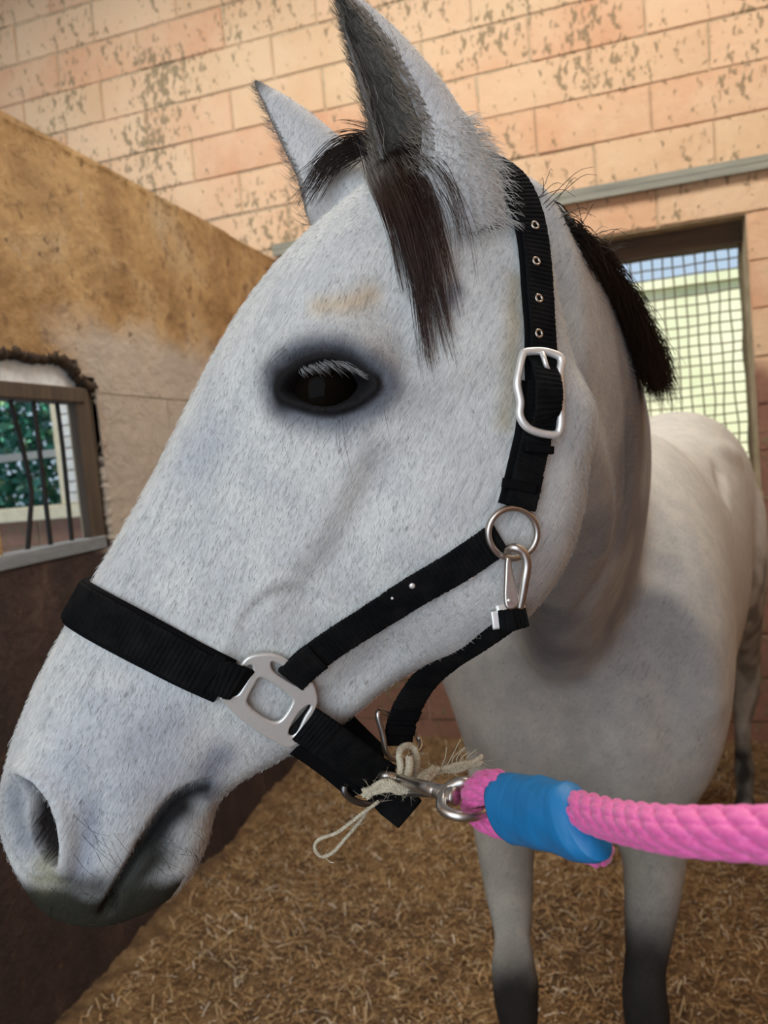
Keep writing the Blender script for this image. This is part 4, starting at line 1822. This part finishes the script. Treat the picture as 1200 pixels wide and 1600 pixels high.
rope = empty('lead_rope', W(740, 1250, .50), 'pink braided lead rope bound with blue tape', 'rope')


def braid(P, R, slant=-.34, cols=11, pitch=.0128, k=110, step=.0008, depth=.22):
    """tube whose surface is a grid of slanted oval stitches"""
    ln = np.linalg.norm(np.diff(P, axis=0), axis=1).sum()
    m = int(ln/step)
    P = even(P, m)
    T, N, Bn = frames(P, cu)
    R = np.interp(np.linspace(0, 1, m), np.linspace(0, 1, len(np.atleast_1d(R))), np.atleast_1d(R)) if np.ndim(R) else np.full(m, R)
    s = np.linspace(0, ln, m)[:, None]
    th = np.linspace(0, 2*np.pi, k, endpoint=False)[None]
    cw = 2*np.pi/cols
    best = np.zeros((m, k))
    # stitch cells: column c, row r, staggered by half a pitch
    for dc in (-1, 0, 1):
        c = np.floor(th/cw)+dc
        tc_ = (c+.5)*cw
        yy = ((th-tc_+np.pi) % (2*np.pi)-np.pi)*R.mean()
        stag = (np.mod(c, cols)*pitch*.5)
        for dr in (-1, 0, 1):
            r = np.floor((s-stag)/pitch)+dr
            xx = s-stag-(r+.5)*pitch
            xr = xx*math.cos(slant)-yy*math.sin(slant)
            yr = xx*math.sin(slant)+yy*math.cos(slant)
            h = 1-(xr/(pitch*.66))**2-(yr/(R.mean()*cw*.56))**2
            best = np.maximum(best, np.sqrt(np.maximum(h, 0)))
    r = R[:, None]*(1-depth+depth*best)
    rings = P[:, None, :]+r[..., None]*(np.cos(th)[..., None]*N[:, None, :]+np.sin(th)[..., None]*Bn[:, None, :])
    return loft(rings)


# main length: from the binding to the handler, beyond the frame
main = np.array([W(862, 1262, .428), W(905, 1266, .400), W(960, 1282, .364), W(1040, 1296, .318), W(1120, 1301, .292), W(1210, 1303, .270), W(1320, 1303, .250), W(1450, 1330, .235)])
part(braid(spline(main, 120), .0103), 'braided_rope', PINK, rope)
# eye of the rope round the snap, two legs under the tape
eye = np.array([W(905, 1283, .402), W(850, 1258, .428), W(800, 1235, .452), W(768, 1226, .468), W(748, 1234, .480), W(742, 1252, .490), W(752, 1272, .494), W(775, 1284, .482), W(815, 1291, .456), W(870, 1302, .425), W(938, 1326, .392)])
part(braid(spline(eye, 140), .0098), 'rope_eye', PINK, rope)
# blue tape: flattened sleeve with wrinkles
mt = NT('blue_tape')
mt.set(Base_Color=(.008, .16, .38), Roughness=.5)
mt.link(mt.bump(mt.noise(mt.geo_pos((1, 1, 1)), 90, 4), .25, .003), mt.bsdf.inputs['Normal'])
ax = spline(np.array([W(790, 1260, .458), W(830, 1268, .436), W(875, 1277, .412), W(918, 1287, .392)]), 60)
Tt = norm(ax[-1]-ax[0])
side = norm(np.cross(Tt, -cf))
updir = norm(cu-(cu @ Tt)*Tt)
frnt = np.cross(updir, Tt)
rings = []
for i in range(60):
    t = i/59
    th = np.linspace(0, 2*np.pi, 64, endpoint=False)
    wr = 1+.020*np.sin(th*3+t*9)+.014*np.sin(th*5-t*13+1)+.012*np.sin(t*19+3*th)+.02*(((t*2.6+th/(2*np.pi)) % 1) > .5)
    hh = np.interp(t, [0, .08, .5, .92, 1], [.0186, .0196, .0196, .0190, .0164])
    # slanted ends: the wrap runs on a bias
    sh = (np.sin(th)*-1)*.0085*np.interp(t, [0, .5, 1], [.35, .5, 1.1])
    ring = ax[i]+(hh*wr*np.sin(th))[:, None]*updir+(.0150*wr*np.cos(th)*np.interp(t, [0, .5, .88, 1], [.95, 1, 1.02, .78]))[:, None]*frnt+sh[:, None]*Tt
    rings.append(ring)
part(loft(rings), 'blue_tape', mt.m, rope)

# snap: hook rod, barrel swivel, ring through the rope
Q = np.array([plane_pt(594, 1214, .020), plane_pt(602, 1212, .028), plane_pt(630, 1220, .036), W(660, 1229, .507), W(690, 1238, .492)])
sn = part(tube(spline(Q, 50), np.interp(np.linspace(0, 1, 50), [0, .1, .6, .9, 1], [.0024, .0036, .0042, .0048, .0040]), 14), 'snap_hook', STEEL, rope)
Q = np.array([plane_pt(594, 1214, .020), plane_pt(590, 1220, .012), plane_pt(600, 1232, .006), plane_pt(630, 1238, .016), W(668, 1240, .510), W(690, 1240, .494)])
part(tube(spline(Q, 40), .0026, 10), 'gate', DKSTEEL, sn)
Q = np.array([W(682, 1236, .495), W(698, 1242, .488), W(712, 1245, .483)])
part(tube(spline(Q, 20), np.interp(np.linspace(0, 1, 20), [0, .3, .5, .7, 1], [.0050, .0058, .0046, .0060, .0058]), 16), 'swivel', STEEL, sn)
d0 = [(700, 1232, .49), (722, 1222, .488), (742, 1226, .492), (766, 1245, .492), (770, 1258, .485), (748, 1272, .474), (718, 1275, .470), (694, 1266, .475), (690, 1250, .483)]
P = spline(np.array([W(*q) for q in d0]), 80, closed=True)
part(tube(np.vstack([P, P[:1]]), .0036, 12, closed=True), 'swivel_ring', STEEL, sn)

# ================================================================== TWINE tied through the rings
tw = empty('baling_twine', plane_pt(620, 1230, .02), 'frayed cream baling twine knotted on the halter ring', 'twine')


def twine(pts, r, name='strand', fray=0, n=70):
    P = spline(np.array([plane_pt(x, y, l_) for x, y, l_ in pts]), n)
    T, N, Bn = frames(P)
    mb = MB()
    for k in range(3):
        ph = 2*np.pi*k/3+np.linspace(0, np.linalg.norm(np.diff(P, axis=0), axis=1).sum()/.006*2*np.pi, n)
        Q = P+.55*r*(np.cos(ph)[:, None]*N+np.sin(ph)[:, None]*Bn)
        mb.add(tube(Q, r*.68, 6))
    for _ in range(fray):
        i = random.randrange(n)
        d = norm(rng.normal(size=3)+.5*T[i])
        ln = .004+.010*random.random()
        mb.add(tube(np.array([P[i], P[i]+d*ln*.5, P[i]+d*ln+rng.normal(0, .0015, 3)]), [.00018, .00015, .00005], 3))
    return mb.build(name, TWINE, tw)


twine([(592, 1252, .030), (560, 1276, .034), (528, 1300, .034), (498, 1312, .032), (492, 1326, .031), (502, 1338, .030), (520, 1332, .030), (545, 1304, .028), (565, 1280, .026), (576, 1262, .026)], .0014, 'loop', 24)
twine([(502, 1338, .030), (510, 1342, .030), (516, 1347, .030), (522, 1348, .030)], .0004, 'strand')
for i in range(7):
    a0, b0_ = rng.normal(0, 5, 2), rng.normal(0, 4, 2)
    twine([(570+a0[0], 1240+a0[1], .028), (600+b0_[0], 1228+b0_[1]*1.4, .040), (630+a0[1], 1232+b0_[0], .040), (662+b0_[1], 1218+a0[0], .036), (682+a0[0], 1200+b0_[0], .026)], .0019, 'knot_strand', 22)
for i in range(5):
    a0 = rng.normal(0, 3.5, 4)
    twine([(640+a0[0], 1222+a0[1], .030), (676, 1206+a0[2], .026), (715+a0[1], 1198+a0[3], .020), (752+a0[0]*1.5, 1188+a0[2]*1.8, .016)], .0017, 'tail', 20)
twine([(622, 1226, .030), (626, 1200, .026), (624, 1178, .020), (632, 1166, .014), (645, 1168, .010), (652, 1184, .012), (650, 1208, .016), (656, 1220, .020)], .0026, 'hitch', 14)
twine([(634, 1224, .036), (640, 1200, .030), (640, 1184, .024)], .0028, 'hitch', 4)
for i in range(6):
    twine([(690+8*i, 1196, .02), (696+8*i+rng.normal(0, 4), 1184, .02), (700+9*i+rng.normal(0, 6), 1166+rng.normal(0, 6), .02)], .0003, 'fibre', 0, 16)
# ================================================================== HAIR
def strands_obj(name, P, r, mat, parent, cols=None):
    """P (n,m,3) strand points, r (n,m) radii -> one mesh of three-sided hairs"""
    P = np.asarray(P, float)
    n, m, _ = P.shape
    T = np.gradient(P, axis=1)
    T /= np.linalg.norm(T, axis=2)[..., None]+1e-12
    ref = np.where(np.abs(T[..., 2:3]) > .9, np.array([1.0, 0, 0]), np.array([0, 0, 1.0]))
    A = np.cross(T, ref)
    A /= np.linalg.norm(A, axis=2)[..., None]+1e-12
    Bn = np.cross(T, A)
    rings = []
    for k in range(3):
        t = 2*np.pi*k/3
        rings.append(P+r[..., None]*(math.cos(t)*A+math.sin(t)*Bn))
    V = np.stack(rings, 2).reshape(-1, 3)
    base = (np.arange(n)*m*3)[:, None, None]+(np.arange(m-1)*3)[None, :, None]
    F_ = []
    for k in range(3):
        a, b = k, (k+1) % 3
        F_.append(np.stack([base[..., 0]+a, base[..., 0]+b, base[..., 0]+b+3, base[..., 0]+a+3], -1).reshape(-1, 4))
    F_ = np.concatenate(F_).astype(np.int32)
    me = bpy.data.meshes.new(name)
    me.vertices.add(len(V))
    me.vertices.foreach_set('co', V.ravel())
    me.loops.add(F_.size)
    me.loops.foreach_set('vertex_index', F_.ravel())
    me.polygons.add(len(F_))
    me.polygons.foreach_set('loop_start', np.arange(0, F_.size, 4, dtype=np.int32))
    me.polygons.foreach_set('use_smooth', np.ones(len(F_), bool))
    me.update(calc_edges=True)
    if cols is not None:
        ca = me.color_attributes.new('Col', 'FLOAT_COLOR', 'POINT')
        c = np.repeat(np.asarray(cols), m*3, 0) if np.ndim(cols) == 2 else np.repeat(np.asarray(cols).reshape(-1, 3), 3, 0)
        ca.data.foreach_set('color', np.c_[c, np.ones(len(c))].ravel().astype(np.float32))
    me.materials.append(mat)
    o = bpy.data.objects.new(name, me)
    COL.objects.link(o)
    keep(o, parent)
    return o


HAIRM = NT('hair')
HAIRM.set(Base_Color=HAIRM.attr('Col').outputs['Color'], Roughness=.42)
HAIRM.bsdf.inputs['Specular IOR Level'].default_value = .2
HAIRM = HAIRM.m
FUZZ = NT('coat_hair')
FUZZ.set(Base_Color=FUZZ.attr('Col').outputs['Color'], Roughness=.6)
FUZZ.bsdf.inputs['Specular IOR Level'].default_value = .25
FUZZ = FUZZ.m


def skin_pt(x, y, lift, lat=-.01):
    p, n = hit(x, y, bvh_skin)
    if p is None or (p-CC) @ cf > .8:
        return plane_pt(x, y, lat)
    return p+n*lift


def lock(ctrl, spread0, spread1, n, m=12, lift=(.004, .010), lat=-.01, wob=5.0, short=.35, per=9):
    """bundle of strands along picture control points, in pointed clumps; spreads in px at root and tip"""
    ctrl = np.array(ctrl, float)
    out = []
    f = np.linspace(0, 1, len(ctrl))[:, None]
    for _ in range(max(n//per, 1)):
        g = rng.normal(0, 1, 2)
        off = g[None]*(np.array(spread0)[None]*(1-f)+np.array(spread1)[None]*f)
        cc_ = ctrl+off+rng.normal(0, wob, ctrl.shape)*f
        e = 1-short*random.random()**.85
        lf = random.uniform(*lift)
        for q in range(per):
            h = rng.normal(0, 1, 2)*(np.array([7, 4])[None]*(1-f)+np.array([1.6, 1.6])[None]*f)
            c = spline(cc_+h+rng.normal(0, .9, ctrl.shape), 30)
            c = even(c[:max(int(30*(e-.12*random.random())), 6)], m)
            pts = [skin_pt(x, y, lf*(.5+.8*math.sin(math.pi*min(1, .15+.85*i/(m-1)))), lat) for i, (x, y) in enumerate(c)]
            out.append(smooth_rows(np.array(pts), 3))
    return out


def taper(n, m, r0, r1):
    t = np.linspace(0, 1, m)[None]
    return np.repeat(r0*(1-t**2)+r1*t**2, n, 0)


def hair_cols(n, m, root, tip, jit=.3):
    t = np.linspace(0, 1, m)[None, :, None]
    c = np.array(root)[None, None]*(1-t)+np.array(tip)[None, None]*t
    j = np.exp(rng.normal(0, jit, (n, 1, 1)))
    return (c*j).reshape(n, m, 3)


# ---- forelock
S = []
S += lock([(590, 222), (602, 262), (622, 330), (645, 405), (668, 480), (688, 560)], (12, 7), (15, 22), 560, short=.66, lift=(.006, .013))
S += lock([(606, 228), (630, 290), (656, 350), (676, 420), (694, 490), (706, 580)], (9, 7), (15, 20), 190, lift=(.006, .013), short=.6)
S += lock([(598, 240), (604, 300), (626, 380), (652, 470), (664, 560), (668, 612)], (4, 6), (5, 12), 54, short=.3)
S += lock([(626, 250), (662, 290), (690, 335), (714, 400), (730, 480)], (7, 6), (13, 16), 40, lift=(.008, .020), wob=8, per=2)
S += lock([(612, 240), (632, 320), (660, 410), (684, 490), (702, 560), (712, 596)], (6, 6), (13, 16), 54, short=.25, per=3)
S += lock([(606, 240), (620, 320), (646, 410), (660, 500), (668, 570), (674, 612)], (5, 6), (9, 14), 42, short=.2, per=3)
nA = len(S)
S2 = lock([(600, 224), (572, 222), (540, 236), (512, 262), (488, 300), (470, 335)], (14, 7), (13, 14), 260, lift=(.005, .014), lat=-.015)
S2 += lock([(590, 222), (550, 224), (510, 248), (482, 285), (462, 330)], (10, 6), (14, 16), 40, lift=(.01, .02), lat=-.012, wob=9)
S2 += lock([(606, 214), (580, 208), (545, 206), (505, 222)], (14, 5), (14, 10), 30, lift=(.01, .02), lat=.0, wob=6)
P = np.array(S+S2)
cc = np.vstack([hair_cols(nA, 12, (.010, .008, .007), (.055, .026, .018)), hair_cols(len(S2), 12, (.008, .007, .006), (.022, .014, .010))])
o = strands_obj('forelock', P, taper(len(P), 12, .00023, .00006), HAIRM, horse, cc)
tag(o, 'dark forelock hanging between the ears')

# ---- mane: rooted on the crest, thrown outwards and falling back along the neck
S = []
_rt = []
for x, y in even(spline(np.array([(838, 312), (866, 338), (898, 374), (926, 412), (950, 458), (970, 510), (988, 556), (1004, 596), (1010, 622)], float), 80), 70):
    p, nn_ = hit(x, y)
    if p is not None and (p-CC) @ cf < 1.9:
        _rt.append(p)
CREST = even(smooth_rows(np.array(_rt), 6), 120)
tang = np.gradient(CREST, axis=0)
tang /= np.linalg.norm(tang, axis=1)[:, None]
MOUT = norm(.80*cr+.56*cu+.25*cf)
for k in range(5200):
    t = (random.random()**.85)*118
    i = int(t)
    p = CREST[i]*(1-(t-i))+CREST[i+1]*(t-i)
    tg = norm(tang[i]*.5-cu*.55+cr*.22+cf*.2)
    g = rng.normal(0, 1, 3)
    p = p+cf*.012+g*.004+MOUT*.002
    f = t/118
    ln = (.050+.030*random.random())*np.interp(f, [0, .15, .4, .7, .9, 1], [.30, .45, .78, 1.1, 1.1, .8])
    d1 = norm(MOUT*.85+tg*.55+g*.13)
    d2 = norm(tg*1.0+MOUT*.12+cf*.25+rng.normal(0, .12, 3))
    c = np.array([p, p+d1*ln*.32, p+d1*ln*.52+d2*ln*.25, p+d1*ln*.58+d2*ln*.65, p+d1*ln*.55+d2*ln*1.15])
    S.append(spline(c, 9))
for k in range(34):   # wisps at the poll
    i = random.randint(0, 40)
    p = CREST[i]
    g = rng.normal(0, .35, 3)
    d = norm(MOUT+cu*.4+g)
    ln = .015+.035*random.random()
    S.append(spline(np.array([p, p+d*ln*.4, p+d*ln*.8+g*.01, p+d*ln+g*.02-ZU*.008]), 9))
P = np.array(S)
o = strands_obj('mane', P, taper(len(P), 9, .00042, .00012), HAIRM, horse, hair_cols(len(P), 9, (.012, .009, .008), (.030, .019, .013)))
tag(o, 'short dark mane along the crest of the neck')

# ---- ear fringe: hair inside and along the front edge of both ears
S, CL = [], []
for (V, Fc, dark, axis, rings), cnt, isn in ((EAR_N, 2600, 1), (EAR_F, 900, 0)):
    R_ = np.array(rings)
    nn_, kk = R_.shape[:2]
    k2 = kk//2
    tipd = norm(axis[-1]-axis[0])
    for q in range(cnt):
        i = int(np.clip(random.random()**.8*(nn_*.80)+nn_*.16, 0, nn_-2))
        if random.random() < .55:
            j = random.choice((0, 1, 2, k2-3, k2-2, k2-1))
            edge = 1
        else:
            j = k2+random.randrange(k2)
            edge = 0
        p = R_[i, j]
        c = axis[i]
        opn = norm(-(R_[i, k2//2]-c))
        inw = norm(c-p)
        ln = (.008+.012*random.random()) if edge else (.012+.016*random.random())
        ln *= (.5+.7*(1-i/nn_))
        g = rng.normal(0, .22, 3)
        d = norm((opn*.55+inw*.25+tipd*.55 if edge else opn*.5+inw*.3+tipd*.75)+g)
        S.append(np.array([p, p+d*ln*.5, p+norm(d+tipd*.5)*ln]))
        dk = random.random()
        CL.append(np.array([.30, .26, .21])*(.35+.9*dk) if edge else np.array([.34, .29, .23])*(.15+1.2*dk*dk))
# fluffy hair on the back of the near ear's base
R_ = np.array(EAR_N[4])
for q in range(2600):
    i = int(random.random()**1.4*R_.shape[0]*.42)
    j = random.randrange(R_.shape[1]//2)
    p = R_[i, j]
    nrm_ = norm(p-EAR_N[3][i])
    g = rng.normal(0, .25, 3)
    d = norm(nrm_*.45+norm(EAR_N[3][-1]-EAR_N[3][0])*-.35+cr*.25+g)
    ln = .008+.010*random.random()
    S.append(np.array([p-nrm_*.001, p+d*ln*.5, p+norm(d-cu*.3)*ln]))
    CL.append(np.array([.60, .585, .555])*random.uniform(.65, 1.1))
P = np.array(S)
o = strands_obj('ear_hair', P, taper(len(P), 3, .00020, .00005), FUZZ, horse, np.array(CL))
tag(o, kind='stuff')

# ---- whiskers and tactile hairs
S = []


def whisker(x, y, dx, dy, out, n=9):
    p, nn = hit(x, y)
    if p is None:
        return
    z = (p-CC) @ cf
    e = W(x+dx, y+dy, z-out)
    md = (p+e)/2+nn*.006+rng.normal(0, .002, 3)
    S.append(spline(np.array([p, md, e]), n))


for q in range(34):
    x, y = random.uniform(215, 318), random.uniform(1290, 1385)
    whisker(x, y, random.uniform(-5, 45), random.uniform(5, 60), random.uniform(0, .02))
for q in range(26):
    x, y = random.uniform(70, 200), random.uniform(1385, 1425)
    whisker(x, y, random.uniform(-25, 40), random.uniform(8, 45), random.uniform(0, .02))
for q in range(10):
    whisker(random.uniform(110, 180), random.uniform(1270, 1340), random.uniform(20, 80), random.uniform(30, 60), .02)
for x, y, dx, dy in ((470, 650, -18, 70), (530, 655, 10, 80), (528, 655, 4, 60), (448, 545, -50, 60), (445, 540, -30, 50), (535, 652, 16, 95), (600, 640, 10, 50)):
    whisker(x, y, dx, dy, .012)
P = np.array(S)
o = strands_obj('whiskers', P, taper(len(P), 9, .00012, .00004), HAIRM, horse, hair_cols(len(P), 9, (.015, .013, .012), (.03, .025, .02)))
tag(o, kind='stuff')

# ---- tail
S = []
for k in range(500):
    g = rng.normal(0, 1, 3)
    p = B(1.86, 0, 1.27)+g*.012
    S.append(spline(np.array([p, p+ba*.10+ZU*-.05+g*.01, p+ba*.14-ZU*.30+g*.03, p+ba*.10-ZU*.62+g*.035, p+ba*.06-ZU*random.uniform(.7, .95)+g*.04]), 10))
P = np.array(S)
o = strands_obj('tail', P, taper(len(P), 10, .0012, .0004), HAIRM, horse, hair_cols(len(P), 10, (.03, .022, .017), (.05, .035, .025)))
tag(o, 'dark brown tail')

# ---- short coat of the head and upper neck
co = co_of(body_me)
me_ = body_me
nf_ = len(me_.polygons)
ctr = np.empty(nf_*3)
me_.polygons.foreach_get('center', ctr)
ctr = ctr.reshape(-1, 3)
fn_ = np.empty(nf_*3)
me_.polygons.foreach_get('normal', fn_)
fn_ = fn_.reshape(-1, 3)
ar = np.empty(nf_)
me_.polygons.foreach_get('area', ar)
v0 = np.array([p.vertices[0] for p in me_.polygons])
colA = np.empty(len(co)*4, np.float32)
me_.color_attributes['Col'].data.foreach_get('color', colA)
colA = colA.reshape(-1, 4)[:, :3]
dpt = (ctr-CC) @ cf
facing = (fn_*(CC-ctr)).sum(1)/np.linalg.norm(CC-ctr, axis=1)
ql = loc(ctr)
hn = np.zeros(len(co), bool)
hn[:len(hair_no)] = hair_no > 0
ok = ~hn[v0] & (dpt < .95) & (facing > -.35) & (colA[v0].mean(1) > .09) & (ql[:, 0] > -.45)
pr = np.where(ok, ar, 0)
NH = 90000
pick = rng.choice(nf_, NH, p=pr/pr.sum())
p0 = ctr[pick]+rng.normal(0, .0006, (NH, 3))
nr = fn_[pick]
lu = ql[pick]
# lie of the hair: down the face, swept back over the jaw
dirv = eu[None]*.9+ev[None]*(.25+.8*np.clip((lu[:, 1:2]-.02)/.2, 0, 1))-eu[None]*np.clip((lu[:, 1:2]-.10)/.1, 0, .9)
dirv = dirv+rng.normal(0, .22, (NH, 3))
dirv -= (dirv*nr).sum(1)[:, None]*nr
dirv /= np.linalg.norm(dirv, axis=1)[:, None]
ln = (.0026+.0026*rng.random(NH))[:, None]*np.where(lu[:, 0:1] > .24, .6, 1.0)
P = np.stack([p0-nr*.0004, p0+dirv*ln*.5+nr*ln*.12, p0+dirv*ln+nr*ln*.14], 1)
cl = colA[v0[pick]]*np.exp(rng.normal(.03, .10, (NH, 1)))
dkh = rng.random(NH) < .045
cl[dkh] *= .45
o = strands_obj('coat_hair', P, taper(NH, 3, .00011, .00003), FUZZ, horse, np.clip(cl, 0, .9))
tag(o, kind='stuff')
